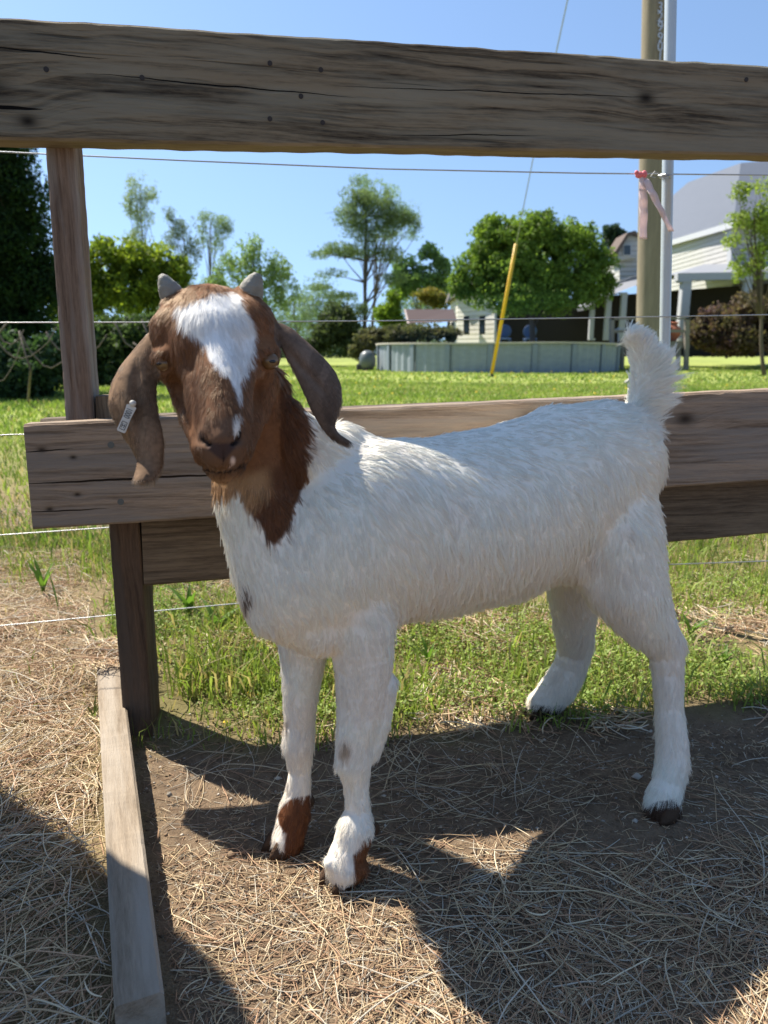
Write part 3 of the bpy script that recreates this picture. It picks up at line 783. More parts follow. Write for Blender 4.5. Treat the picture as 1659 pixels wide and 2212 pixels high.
# chest, brisket
chain([(560, 1235, .675, 62), (600, 1300, .68, 78), (680, 1320, .70, 92)])
chain([(690, 1330, .70, 88), (820, 1280, .735, 80)])
# neck
chain([(540, 860, .695, 90), (548, 980, .697, 92), (560, 1080, .690, 98), (600, 1190, .69, 112), (680, 1180, .72, 122)], .2)
chain([(600, 900, .69, 55), (640, 1000, .70, 72), (700, 1040, .73, 85)], .2)
# near foreleg
chain([(760, 1230, .712, 92), (775, 1340, .705, 82), (785, 1430, .700, 65), (779, 1520, .695, 52), (767, 1595, .690, 43), (764, 1640, .688, 42), (768, 1678, .687, 31),
       (770, 1710, .685, 27), (773, 1750, .684, 27), (768, 1790, .680, 41), (758, 1825, .675, 40), (747, 1856, .669, 41), (743, 1874, .666, 38)])
chain([(712, 1864, .656, 14), (728, 1868, .660, 22), (752, 1872, .662, 32), (775, 1872, .667, 22)])
chain([(820, 1480, .705, 40), (815, 1550, .70, 32), (798, 1620, .695, 26)])
# far foreleg
chain([(660, 1330, .735, 70), (655, 1410, .735, 52), (650, 1490, .735, 41), (647, 1560, .735, 34), (644, 1605, .734, 36), (648, 1660, .733, 24),
       (643, 1715, .731, 28), (636, 1755, .727, 36), (628, 1790, .722, 35), (622, 1812, .718, 36)])
# near hind leg
chain([(1310, 1040, .905, 100), (1335, 1160, .875, 98), (1362, 1270, .856, 80), (1400, 1340, .850, 58), (1438, 1398, .850, 40), (1442, 1450, .845, 33),
       (1446, 1530, .832, 29), (1452, 1600, .818, 33), (1452, 1650, .808, 35), (1444, 1690, .800, 33), (1436, 1715, .793, 35), (1432, 1732, .790, 37), (1430, 1752, .785, 36)])
chain([(1270, 1170, .875, 74), (1320, 1270, .858, 60), (1385, 1350, .852, 48)])
chain([(1150, 1170, .868, 84), (1270, 1180, .878, 84)])
chain([(1455, 1384, .852, 24), (1466, 1392, .852, 18)])
# far hind leg
chain([(1235, 1190, 1.00, 70), (1240, 1290, 1.02, 54), (1240, 1350, 1.035, 45), (1243, 1400, 1.05, 38), (1232, 1440, 1.05, 36), (1208, 1485, 1.045, 38),
       (1185, 1510, 1.04, 34), (1170, 1522, 1.038, 32)])
# tail
chain([(1372, 930, .945, 40), (1390, 880, .95, 35), (1400, 830, .95, 36), (1401, 785, .95, 34), (1388, 745, .945, 25), (1366, 722, .94, 15)])

# ---- head
HY = R(-4)
chain([(455, 712, .668, 96), (462, 745, .655, 100)], .2)
chain([(395, 720, .665, 70), (392, 790, .660, 52)], .3); chain([(528, 708, .665, 72), (535, 785, .662, 56)], .3)
chain([(385, 662, .672, 38), (400, 690, .668, 52)]); chain([(530, 655, .672, 38), (515, 690, .668, 54)])
chain([(468, 740, .640, 60), (472, 790, .622, 54), (474, 840, .604, 52), (477, 895, .586, 50), (480, 935, .575, 52), (482, 972, .571, 50)], .15)
chain([(415, 760, .650, 50), (428, 820, .629, 42), (442, 880, .604, 37), (449, 930, .589, 37), (451, 975, .583, 38)], .15)
chain([(530, 755, .650, 50), (522, 820, .629, 40), (511, 880, .604, 35), (510, 930, .589, 35), (512, 972, .583, 37)], .15)
chain([(362, 768, .652, 32), (385, 765, .648, 42)]); chain([(574, 760, .656, 32), (552, 760, .650, 42)])
chain([(394, 820, .665, 40), (422, 890, .650, 38), (452, 960, .612, 40), (472, 1003, .592, 36), (481, 1014, .585, 32)], .15)
chain([(562, 820, .667, 42), (543, 890, .654, 38), (512, 962, .618, 40), (496, 1002, .594, 36)], .15)

EARPTS = []
def ear(sections, thick=.0035, cup=.12):
    "sections: (xl, yl, Dl, xr, yr, Dr) edges of the ear from root to tip; closed leaf with a shallow fold"
    n = 16; rings = []
    S = []
    for a, b in zip(sections[:-1], sections[1:]):
        for i in range(5):
            t = i / 5; S.append([u + (v - u) * t for u, v in zip(a, b)])
    S.append(list(sections[-1]))
    A = np.array(S, float)
    for _ in range(2): A[1:-1] = .25 * A[:-2] + .5 * A[1:-1] + .25 * A[2:]
    vs = []
    for q in A:
        L, Rr = at(q[0], q[1], q[2]), at(q[3], q[4], q[5]); mid = (L + Rr) / 2; wv = (Rr - L); wd = wv.length; wv.normalize()
        nrm = Vector((0, -1, .15)); nrm = (nrm - wv * nrm.dot(wv)).normalized()
        for k in range(n):
            a = 2 * math.pi * k / n
            cx, sx = math.cos(a), math.sin(a)
            bow = -cup * wd * (cx * cx) + cup * wd * .5
            vs.append(mid + wv * (wd / 2 * cx) + nrm * (sx * max(thick, .0012) * (0.75 + .25 * (1 - cx * cx)) + bow))
    fs = []
    m_ = len(A)
    for i in range(m_ - 1):
        for k in range(n):
            j = (k + 1) % n; fs.append((i * n + k, i * n + j, (i + 1) * n + j, (i + 1) * n + k))
    fs.append(tuple(range(n - 1, -1, -1))); fs.append(tuple(range((m_ - 1) * n, m_ * n)))
    gb.add(vs, fs); EARPTS.extend(vs)
ear([(322, 712, .670, 354, 765, .665), (296, 738, .668, 346, 800, .655), (260, 780, .660, 340, 842, .645), (234, 822, .652, 343, 880, .638),
     (224, 860, .646, 350, 910, .632), (234, 898, .640, 356, 936, .628), (258, 935, .634, 359, 960, .625), (280, 968, .630, 359, 984, .622),
     (292, 990, .626, 357, 1006, .618), (290, 1012, .620, 350, 1026, .612), (285, 1030, .612, 332, 1040, .606), (288, 1040, .608, 312, 1045, .603)], thick=.0046, cup=.16)
ear([(598, 737, .668, 602, 693, .672), (614, 768, .662, 632, 706, .672), (630, 798, .658, 664, 734, .672), (646, 830, .654, 698, 764, .672),
     (660, 862, .650, 727, 797, .672), (672, 888, .648, 741, 828, .670), (684, 910, .648, 742, 860, .666), (694, 926, .648, 734, 892, .660),
     (704, 938, .648, 724, 912, .654), (716, 949, .648, 728, 931, .650), (732, 957, .648, 742, 943, .648), (748, 966, .648, 760, 953, .648)], thick=.0044, cup=.15)

raw = gb.build('goat_raw', None)
rm = raw.modifiers.new('r', 'REMESH'); rm.mode = 'VOXEL'; rm.voxel_size = .0016; rm.adaptivity = 0
sm = raw.modifiers.new('s', 'SMOOTH'); sm.factor = .5; sm.iterations = 11
deps = bpy.context.evaluated_depsgraph_get()
bm_ = bpy.data.meshes.new_from_object(raw.evaluated_get(deps))
bpy.data.objects.remove(raw)
def read_mesh():
    global nv, GV, GN, nrm, PX, PY
    nv = len(bm_.vertices); GV = np.empty(nv * 3, np.float32); bm_.vertices.foreach_get('co', GV); GV = GV.reshape(-1, 3).astype(np.float64)
    nrm = np.empty(nv * 3, np.float32); bm_.vertex_normals.foreach_get('vector', nrm); GN = nrm.reshape(-1, 3).astype(np.float64)
    PX, PY = proj(GV)
def proj(P):
    t = P[:, 1] * cp - (P[:, 2] - CAM_H) * sp; v = (P[:, 1] * sp + (P[:, 2] - CAM_H) * cp) / t
    return P[:, 0] / t * FPX + 829.5, 1106 - v * FPX
read_mesh()
# extra smoothing of the trunk, less on face, ears, feet
ne = len(bm_.edges); E = np.empty(ne * 2, np.int32); bm_.edges.foreach_get('vertices', E); E = E.reshape(-1, 2)
deg = np.bincount(E.ravel(), minlength=nv).astype(float)
wsm = np.clip((PX - 600) / 90, 0, 1) * np.clip((1420 - PY) / 90, 0, 1)
wsm = np.maximum(wsm, np.clip((PY - 1080) / 80, 0, 1) * np.clip((1400 - PY) / 90, 0, 1))
wsm *= ~((GV[:, 1] < .684) & (PX < 775) & (PY < 1000))
wsm *= ~((PX > 1350) & (PY < 880))
ws2 = np.maximum(wsm, 0)[:, None] * .6
for it in range(70):
    acc = np.zeros_like(GV)
    for k in range(3):
        acc[:, k] = np.bincount(E[:, 0], GV[E[:, 1], k], nv) + np.bincount(E[:, 1], GV[E[:, 0], k], nv)
    GV = GV + (acc / deg[:, None] - GV) * ws2
bm_.vertices.foreach_set('co', GV.astype(np.float32).ravel()); bm_.update(); read_mesh()
wh = ((GV[:, 1] < .685) & (PX > 335) & (PX < 600) & (PY < 1040) & (PY > 625)).astype(float) * np.clip((.690 - GV[:, 1]) / .02, 0, 1)
for it in range(26):
    acc = np.zeros_like(GV)
    for k in range(3): acc[:, k] = np.bincount(E[:, 0], GV[E[:, 1], k], nv) + np.bincount(E[:, 1], GV[E[:, 0], k], nv)
    GV = GV + (acc / deg[:, None] - GV) * wh[:, None] * .6
bm_.vertices.foreach_set('co', GV.astype(np.float32).ravel()); bm_.update(); read_mesh()
from mathutils import kdtree
kt = kdtree.KDTree(len(EARPTS))
for i, p in enumerate(EARPTS): kt.insert(p, i)
kt.balance()
cand = np.where((GV[:, 1] < .70) & (PY > 690) & (PY < 1060) & (PX < 775) & ((PX < 372) | (PX > 592)))[0]
EARM = np.zeros(nv, bool)
for i in cand:
    if kt.find(GV[i])[2] < .0085: EARM[i] = True
print('goat verts', nv)
def sdf_poly(px, py, poly):
    "signed distance in picture units, negative inside"
    P = np.array(poly, float); Q = np.roll(P, -1, 0)
    d2 = np.full(px.shape, 1e18); ins = np.zeros(px.shape, bool)
    for (ax, ay), (bx, by) in zip(P, Q):
        ex, ey = bx - ax, by - ay; wx, wy = px - ax, py - ay
        t = np.clip((wx * ex + wy * ey) / (ex * ex + ey * ey + 1e-9), 0, 1)
        d2 = np.minimum(d2, (wx - ex * t) ** 2 + (wy - ey * t) ** 2)
        c = ((ay <= py) & (by > py)) | ((by <= py) & (ay > py))
        xi = ax + (py - ay) / (by - ay + 1e-12) * ex
        ins ^= c & (px < xi)
    return np.where(ins, -1, 1) * np.sqrt(d2)
def sst(a, b, x):
    t = np.clip((x - a) / (b - a), 0, 1); return t * t * (3 - 2 * t)

BLAZE = [(383, 654), (422, 649), (451, 645), (458, 636), (505, 630), (519, 638), (521, 661), (537, 683), (550, 719), (546, 751), (537, 780), (530, 809),
         (519, 832), (518, 866), (512, 866), (507, 838), (494, 812), (473, 794), (451, 780), (444, 751), (422, 726), (401, 712), (386, 694)]
STRIPE = [(504, 899), (520, 893), (517, 935), (504, 940)]
NECK = [(300, 560), (640, 560), (650, 840), (662, 900), (667, 965), (657, 1040), (637, 1110), (612, 1150), (590, 1174), (562, 1145), (530, 1095), (515, 1065), (470, 1080), (440, 1062), (380, 1000), (200, 900)]
EARS = [(200, 640), (350, 680), (600, 670), (700, 690), (780, 790), (800, 1000), (640, 1000), (400, 1070), (200, 1070)]
def albedo(P, isear, jitter=True):
    px, py = proj(P); D = P[:, 1]
    nz = vnoise(P, 160, 7) * 4 + vnoise(P, 55, 8) * 6 if jitter else 0
    fine = vnoise(P, 420, 9); mid = vnoise(P, 45, 10); low = vnoise(P, 16, 11)
    white = np.array([.90, .82, .70]); brown = np.array([.135, .056, .023]); dkbrown = np.array([.065, .027, .013]); tan = np.array([.36, .215, .12])
    col = np.tile(white, (len(P), 1)); col *= (1 + .02 * mid + .03 * fine)[:, None]
    # slight yellowish dirt on the lower flank and legs
    dirt = np.clip(.30 * sst(.2, .8, .5 + .5 * low) * sst(.40, .12, P[:, 2]) + .10, 0, .5)
    col = col * (1 - dirt[:, None]) + np.array([.66, .56, .45]) * dirt[:, None]
    def put(mask, c):
        nonlocal col
        c = np.asarray(c, float); col = col * (1 - mask[:, None]) + (c if c.ndim == 2 else c[None, :]) * mask[:, None]
    ishead = (sdf_poly(px, py, NECK) + nz < 0) & (D < .80)
    br = brown[None, :] * (1 + .22 * mid + .12 * fine + .18 * low)[:, None]
    sd = sdf_poly(px, py, NECK) + nz * 1.4
    m_neck = sst(7, -5, sd) * (D < .80)
    put(m_neck, br)
    # side of the neck is darker and redder
    nk = sst(5, -12, sdf_poly(px, py, [(575, 800), (680, 850), (680, 1050), (600, 1200), (520, 1110), (560, 1010), (590, 900)])) * m_neck
    put(nk * .6, dkbrown * 1.25)
    # golden throat
    th = sst(20, -15, sdf_poly(px, py, [(425, 1010), (575, 960), (580, 1060), (545, 1095), (440, 1100)])) * m_neck
    put(th * .8, [.40, .235, .115])
    ec = np.where((px < 420)[:, None], np.array([[.235, .145, .085]]), np.array([[.135, .092, .066]])) * (1 + .30 * mid + .22 * fine + .25 * low)[:, None]
    edge = vnoise(P * np.array([1, 1, .35]), 70, 14)
    ec = np.where((edge > .15)[:, None], ec * .72, ec)
    put(isear * 1.0, ec)
    face = sst(.684, .668, D) * sst(1052, 1022, py + .25 * np.abs(px - 482)) * ((px > 335) & (px < 605) & ~isear)
    fb = np.array([.165, .074, .033])[None, :] * (1 + .35 * low + .2 * fine)[:, None]
    put(face * 1.0, fb)
    put(face * sst(30, -20, sdf_poly(px, py, [(410, 780), (450, 800), (500, 860), (500, 900), (420, 900), (395, 840)])) * .45, dkbrown)
    put(face * sst(16, -8, sdf_poly(px, py, [(428, 905), (500, 905), (525, 960), (520, 1020), (480, 1035), (440, 1015), (425, 960)])) * .6, np.array([.13, .078, .050]))
    b = sdf_poly(px, py, BLAZE) + nz * .7
    put(sst(4, -3, b) * face, [.80, .78, .74])
    put(sst(4, -2, sdf_poly(px, py, STRIPE) + nz * .3) * face, [.72, .66, .58])
    put(sst(4, -2, np.hypot(px - 503, (py - 996) * .6) - 4) * face, [.65, .5, .42])
    # nose leather
    nose = sdf_poly(px, py, [(447, 958), (507, 958), (506, 968), (488, 990), (482, 994), (474, 990), (448, 968)])
    put(sst(5, -3, nose) * face, [.060, .036, .030])
    def stroke(pts, w_, c, a=1.0):
        d = np.full(px.shape, 1e9)
        for (ax, ay), (bx, by) in zip(pts[:-1], pts[1:]):
            ex, ey = bx - ax, by - ay; t = np.clip(((px - ax) * ex + (py - ay) * ey) / (ex * ex + ey * ey), 0, 1)
            d = np.minimum(d, np.hypot(px - ax - ex * t, py - ay - ey * t))
        put(sst(w_ * 1.3, w_ * .5, d) * a * face, c)
    stroke([(434, 936), (438, 950), (447, 959), (455, 961)], 4.5, [.012, .008, .007]); stroke([(518, 934), (515, 948), (508, 957), (501, 960)], 4.5, [.012, .008, .007])
    stroke([(482, 988), (482, 1002)], 2.0, [.03, .016, .013])
    stroke([(430, 1006), (448, 1016), (470, 1020), (490, 1019), (515, 1011), (533, 998)], 3.0, [.022, .012, .010])
    # eye surrounds
    for ex, ey in ((352, 785), (578, 780)):
        put(sst(26, 8, np.hypot((px - ex), (py - ey) * 1.3)) * .8 * face, dkbrown * .6)
    # legs
    put(sst(3, -3, sdf_poly(px, py, [(676, 1716), (612, 1735), (601, 1757), (601, 1783), (616, 1802), (612, 1850), (680, 1850), (690, 1716)]) + nz * .6) * (px < 690) * (D < .78), [.125, .045, .018])
    put(sst(3, -3, sdf_poly(px, py, [(800, 1806), (784, 1813), (762, 1848), (762, 1900), (820, 1900), (820, 1806)]) + nz * .5) * (D < .75), [.135, .052, .022])
    put(sst(3, -3, 1733 + nz - py) * (px > 1350), [.050, .024, .013])
    put(sst(3, -3, 1526 + nz * .6 - py) * (px > 1100) * (px < 1300) * (D > .95), [.030, .016, .010])
    put(sst(1.0, .2, np.hypot((px - 746) / 22, (py - 1622) / 34)) * .75 * (D < .72), [.30, .18, .085])
    put(sst(1.0, .2, np.hypot((px - 744) / 7, (py - 1612) / 10)) * .5 * (D < .72), [.10, .06, .03])
    put(sst(1.0, .2, np.hypot((px - 617) / 10, (py - 1566) / 20)) * .6 * (px < 640), [.24, .15, .08])
    put(sst(1.0, .3, np.hypot((px - 530) / 18, (py - 1290) / 34)) * .9 * (px < 565), [.10, .055, .035])
    # small stains on the rump and the flank
    for sx, sy, ra, a in ((1352, 1155, 20, .22), (1290, 1215, 24, .25), (1345, 1240, 15, .2), (1270, 1205, 14, .25), (680, 1110, 16, .10)):
        put(sst(1.2, .1, np.hypot(px - sx, py - sy) / ra + .3 * fine) * a, [.34, .25, .14])
    return np.clip(col, .004, .85)

# fine sculpting of the face: eye hollows, nostrils, mouth line
def dent(x, y, D, r, depth, sx=1, sy=1):
    global GV
    d = np.hypot((PX - x) * sx, (PY - y) * sy) / r
    wgt = np.exp(-d * d) * (np.abs(GV[:, 1] - D) < .05)
    GV -= GN * (wgt * depth)[:, None]
dent(350, 785, .64, 12, .0030); dent(579, 780, .64, 12, .0030)
dent(352, 764, .64, 12, -.0035, .7, 1); dent(572, 758, .64, 12, -.0035, .7, 1)
dent(356, 806, .64, 9, -.0022, .6, 1); dent(574, 800, .64, 9, -.0022, .6, 1)
dent(440, 951, .56, 6, .0050, 1, .7); dent(449, 960, .56, 5, .0045); dent(514, 949, .56, 6, .0050, 1, .7); dent(505, 958, .56, 5, .0045)
dent(430, 965, .56, 14, -.0020); dent(524, 960, .56, 14, -.0020)
dent(483, 985, .56, 4, .0022, 1.3, .35)
dent(383, 835, .64, 13, .0045, 1, .3); dent(556, 835, .64, 13, .0045, 1, .3)
dent(478, 945, .56, 18, -.0030)
EG = (np.abs(PX - (294 + (PY - 800) * .06)) < 26) & (PY > 770) & (PY < 975) & EARM
gx_ = np.exp(-((PX - (294 + (PY - 800) * .06)) / 8.5) ** 2) * np.clip((PY - 770) / 40, 0, 1) * np.clip((975 - PY) / 60, 0, 1)
GV += np.array([0, 1, 0]) * (EG * gx_ * .0035)[:, None]
gx_ = np.exp(-((PX - (270 + (PY - 800) * .10)) / 16) ** 2) * np.clip((PY - 770) / 40, 0, 1) * np.clip((960 - PY) / 60, 0, 1)
GV += np.array([0, -1, 0]) * (EARM * gx_ * .0030 * (PX < 400))[:, None]
rl_ = (PX - 602) * .62 + 735 - PY
gx_ = np.exp(-((PY - (745 + (PX - 610) * 1.12)) / 12) ** 2) * np.clip((PX - 612) / 25, 0, 1) * np.clip((715 - PX) / 30, 0, 1)
GV += np.array([0, 1, 0]) * (EARM * gx_ * .0032 * (PX > 590))[:, None]
for k in range(9):
    t = k / 8 * 2 - 1
    dent(481 + 50 * t, 1020 - 18 * t * t - 4 * t, .575, 4.5, .0014)
bm_.vertices.foreach_set('co', GV.astype(np.float32).ravel()); bm_.update()
bm_.vertex_normals.foreach_get('vector', nrm); GN = nrm.reshape(-1, 3).astype(np.float64)

m = NT('goat_coat_skin', .85, .15)
m.color(m.attr('tint'))
bm_.name = 'body'; bm_.materials.clear(); bm_.materials.append(m.m); bm_.shade_smooth()
body = link(bpy.data.objects.new('body', bm_), goat)
color_attr(body, albedo(GV, EARM) * .95)

# horns, eyes, hooves, tag
m_horn = plain('horn_keratin', (.23, .22, .185), .65, .25, nz=.30, scale=140, bump=.25)
def horn(pts):
    P = [at(x, y, D) for x, y, D, r in pts]; rr = [r * zc_of(p) / FPX for p, (x, y, D, r) in zip(P, pts)]
    P2, R2 = [], []
    for i in range(len(P) - 1):
        for k in range(5):
            t = k / 5; P2.append(P[i].lerp(P[i + 1], t)); R2.append((rr[i] + (rr[i + 1] - rr[i]) * t) * (1 + .035 * math.sin((i * 5 + k) * 2.4)))
    P2.append(P[-1]); R2.append(rr[-1])
    mb = MB(); mb.tube(P2, R2, 18)
    mb.build('horn', m_horn, goat, smooth=True)
horn([(392, 672, .674, 31), (376, 645, .671, 29), (363, 622, .668, 23), (353, 603, .667, 14), (347, 594, .667, 6)])
horn([(528, 672, .674, 32), (538, 642, .671, 30), (547, 617, .668, 24), (554, 599, .667, 15), (557, 590, .667, 7)])
m_eye = NT('eye_amber', .06, .6); m_eye.color((.15, .085, .035)); m_pup = NT('eye_pupil', .05, .6); m_pup.color((.006, .006, .008))
for ex, ey, eD, look in ((351, 785, .636, -.35), (579, 780, .636, .35)):
    c = at(ex, ey, eD) + Vector((0, .0092, 0)); mb = MB(); mb.ball(c, .0090, .0090, .0078, 24, 16)
    e = mb.build('eye', m_eye.m, goat, smooth=True)
    mb = MB(); d = Vector((look, -1, -.05)).normalized(); mb.ball(c + d * .0074, .0040, .0021, .0017, 14, 10); mb.build('pupil', m_pup.m, e, smooth=True)
m_hoof = plain('hoof_horn', (.075, .045, .028), .85, .12, nz=.3, scale=200, bump=.4)
def hoof(x, y, D, w_, l_, h_, yaw):
    "cloven hoof: two claws, worn flat underneath"
    base = gnd(x, y, 0); base = at(x, y, D); base.z = 0.003
    f = Vector((math.cos(yaw), math.sin(yaw), 0)); s = Vector((-f.y, f.x, 0))
    mb = MB()
    for k in (-1, 1):
        c = base + s * (k * w_ * .27)
        rings = []
        for z, fw, ll, sh in ((0, 1.0, 1.0, .10), (.35, .98, .95, .04), (.75, .92, .82, -.05), (1.0, .80, .65, -.12)):
            n = 14; ring = []
            for j in range(n):
                a = 2 * math.pi * j / n; ca, sa = math.cos(a), math.sin(a)
                r_ = ca if ca < 0 else ca ** .9 if ca > 0 else 0
                ring.append(c + f * (l_ * (.5 * ca * ll + sh)) + s * (w_ * .26 * sa * fw * (1 - .35 * max(0, ca))) + Vector((0, 0, z * h_)))
            rings += ring
        b = []
        for i in range(3):
            for j in range(14):
                q = (j + 1) % 14; b.append((i * 14 + j, i * 14 + q, i * 14 + 14 + q, i * 14 + 14 + j))
        b += [tuple(range(13, -1, -1)), tuple(range(42, 56))]
        mb.add(rings, b)
    mb.build('hoof', m_hoof, goat, smooth=True)
FWD = GYAW + math.pi
hoof(742, 1893, .674, .040, .046, .022, FWD + .35)
hoof(616, 1836, .720, .036, .044, .024, FWD + .1)
hoof(1432, 1765, .782, .036, .040, .017, FWD + .2)
hoof(1165, 1545, 1.036, .036, .044, .020, FWD - .1)
for x, y, D in ((812, 1790, .685), (672, 1730, .735), (1232, 1500, 1.055), (1470, 1700, .805)):
    mb = MB(); mb.ball(at(x - 2, y, D), .0055, .005, .008, 10, 8); mb.build('dewclaw', m_hoof, goat, smooth=True)

# ear tag
m = NT('tag_plastic', .45, .35); m.color(m.mix(m.noise(m.coord(), 90, 4, .6), (.50, .47, .40), (.66, .63, .56))); m_tag = m.m
m_ink = plain('tag_ink', (.03, .03, .035), .5)
tA, tB = at(285, 876, .6265), at(261, 933, .6215); tu = (tB - tA).normalized(); tw = Vector((-.93, -.20, .28)); tw = (tw - tu * tw.dot(tu)).normalized(); tn = tu.cross(tw)
if tn.y > 0: tn = -tn
MT = Matrix((tu, tn.cross(tu), tn)).transposed()
tl_len = (tB - tA).length; thw = 10.5 / FPX * zc_of(tA)
mb = MB(); ring = []
for (u_, v_) in [(-.5, -.75), (-.47, -1), (-.10, -.82), (.44, -.90), (.5, -.7), (.5, .7), (.44, .90), (-.10, .82), (-.47, 1), (-.5, .75)]:
    ring.append(Vector((u_ * tl_len, v_ * thw, 0)))
ctr = (tA + tB) / 2
f = [ctr + MT @ (p + Vector((0, 0, .0008))) for p in ring]; b = [ctr + MT @ (p - Vector((0, 0, .0008))) for p in ring]; n = len(ring)
mb.add(f + b, [tuple(range(n)), tuple(range(2 * n - 1, n - 1, -1))] + [(i, n + i, n + (i + 1) % n, (i + 1) % n) for i in range(n)])
tago = mb.build('ear_tag', m_tag, goat)
cu = bpy.data.curves.new('digits', 'FONT'); cu.body = '0001'; cu.size = thw * 1.75; cu.extrude = .00012; cu.align_x = 'CENTER'; cu.align_y = 'CENTER'; cu.space_character = 1.0
t_ = bpy.data.objects.new('tmp', cu); C.objects.link(t_); bpy.context.view_layer.update()
me_ = bpy.data.meshes.new_from_object(t_.evaluated_get(bpy.context.evaluated_depsgraph_get())); bpy.data.objects.remove(t_)
me_.name = 'tag_number'; me_.materials.clear(); me_.materials.append(m_ink); o = bpy.data.objects.new('tag_number', me_)
MD = Matrix((-tu, (tn).cross(-tu), tn)).transposed()      # digits read upwards along the tag
o.matrix_world = Matrix.Translation(ctr + MT @ Vector((-.20 * tl_len, 0, .0010))) @ (MD.to_4x4() @ Matrix.Scale(.62, 4, (1, 0, 0)))
C.objects.link(o); mw = o.matrix_world.copy(); o.parent = tago; o.matrix_parent_inverse = parent_world(tago).inverted(); o.matrix_basis = mw
mb = MB()
for (u0, v0, u1, v1) in ((.12, -.5, .40, -.5), (.12, .5, .40, .5), (.12, -.5, .12, .5), (.40, -.5, .40, .5), (.18, -.25, .34, -.25), (.18, .2, .34, .2), (.26, -.25, .26, .35)):
    a_, b_ = ctr + MT @ Vector((u0 * tl_len, v0 * thw, .0009)), ctr + MT @ Vector((u1 * tl_len, v1 * thw, .0009)); mb.bar(a_, b_, .00045, .0003, tn)
mb.build('tag_emblem', m_ink, tago)
mb = MB(); mb.tube([tA - tu * .002 - tn * .004, tA - tu * .002 + tn * .0022], .0028, 14); mb.build('tag_stud', m_tag, tago, smooth=True)
# ================================================================= COAT
def hair_obj(name, P, rad, cols, mat, parent=None, nrmv=None):
    "P (N, K, 3) strands, rad (N, K)"
    N, K = P.shape[:2]
    cu = bpy.data.hair_curves.new(name); cu.add_curves([K] * N)
    cu.attributes['position'].data.foreach_set('vector', P.astype(np.float32).ravel()) if 'position' in cu.attributes else cu.position_data.foreach_set('vector', P.astype(np.float32).ravel())
    a = cu.attributes.get('radius') or cu.attributes.new('radius', 'FLOAT', 'POINT')
    a.data.foreach_set('value', rad.astype(np.float32).ravel())
    a = cu.attributes.new('tint', 'FLOAT_COLOR', 'CURVE'); c = np.ones((N, 4), np.float32); c[:, :3] = cols
    a.data.foreach_set('color', c.ravel())
    if nrmv is not None:
        a = cu.attributes.new('skin_normal', 'FLOAT_VECTOR', 'CURVE'); a.data.foreach_set('vector', nrmv.astype(np.float32).ravel())
    cu.materials.append(mat)
    return link(bpy.data.objects.new(name, cu), parent)

rng = np.random.default_rng(5)
me = body.data; me.calc_loop_triangles()
T = np.empty(len(me.loop_triangles) * 3, np.int32); me.loop_triangles.foreach_get('vertices', T); T = T.reshape(-1, 3)
A_, B_, C_ = GV[T[:, 0]], GV[T[:, 1]], GV[T[:, 2]]
area = np.linalg.norm(np.cross(B_ - A_, C_ - A_), axis=1) / 2
cen = (A_ + B_ + C_) / 3; cpx, cpy = proj(cen)
headz = (cen[:, 1] < .70) & (cpy < 1060) & (cpx < 775)
tailz = (cpx > 1345) & (cpy < 905)
facing = np.einsum('ij,ij->i', GN[T[:, 0]], (np.array([0, 0, CAM_H]) - cen)); 
dens = np.where(headz, 2.6, 1.0) * np.where(facing > -.02, 1.0, .45)
dens = np.where(tailz, 1.2, dens)
NF = 420000
pr_ = area * dens; ti = rng.choice(len(T), NF, p=pr_ / pr_.sum())
r1, r2 = rng.random(NF), rng.random(NF); s1 = np.sqrt(r1)
w0, w1, w2 = 1 - s1, s1 * (1 - r2), s1 * r2
RT = A_[ti] * w0[:, None] + B_[ti] * w1[:, None] + C_[ti] * w2[:, None]
RN = GN[T[ti, 0]] * w0[:, None] + GN[T[ti, 1]] * w1[:, None] + GN[T[ti, 2]] * w2[:, None]
RN /= np.linalg.norm(RN, axis=1)[:, None] + 1e-9
RE = EARM[T[ti, 0]]
qx, qy = proj(RT); QD = RT[:, 1]
ga, up_ = np.array(GA), np.array([0, 0, 1.0])
def W(x0, x1, x): return sst(x0, x1, x)
# flow direction
flow = np.tile(ga * .75 - up_ * .55, (NF, 1))
def fput(wt, d):
    global flow
    d = np.asarray(d, float); flow = flow * (1 - wt[:, None]) + (d if d.ndim == 2 else d[None, :]) * wt[:, None]
fput(W(930, 1250, qy) * .75, -up_ + ga * .15)                       # flank turns down
fput(W(1100, 1300, qx) * W(960, 1080, qy), -up_ * 1.0 + ga * .25)    # thigh
tw_ = W(1345, 1365, qx) * W(985, 930, qy)
fput(tw_, up_ * .30 + ga * .8 + np.array([.25, 0, 0]))        # tail
fput(tw_ * W(860, 780, qy), up_ * .9 + ga * .30)
fput(tw_ * W(900, 940, qy), ga * .7 - up_ * .25)
nk = W(790, 600, qx)
fput(nk, -up_ * 1.0 + ga * .2)
fput(W(1340, 1420, qy), -up_)
head = (QD < .680) & (qy < 1045) & (qx < 610) & (qx > 310)
fd = np.stack([(qx - 470) / 130 * .6, -.25 * np.ones(NF), -1 + .5 * np.exp(-((qy - 700) / 60) ** 2)], -1)
fd[:, 0] += np.where(qy < 660, 0, 0)
fput(head * 1.0, fd)
# muzzle hairs run down, blaze whorl pulls to the right
fput((head & (qy < 800) & (np.abs(qx - 465) < 90)) * .5, [.45, -.3, -.75])
eL, eR = RE & (qx < 400), RE & (qx >= 400)
fput(eL * 1.0, [-.10, 0, -1]); fput(eR * 1.0, [.55, 0, -.85])
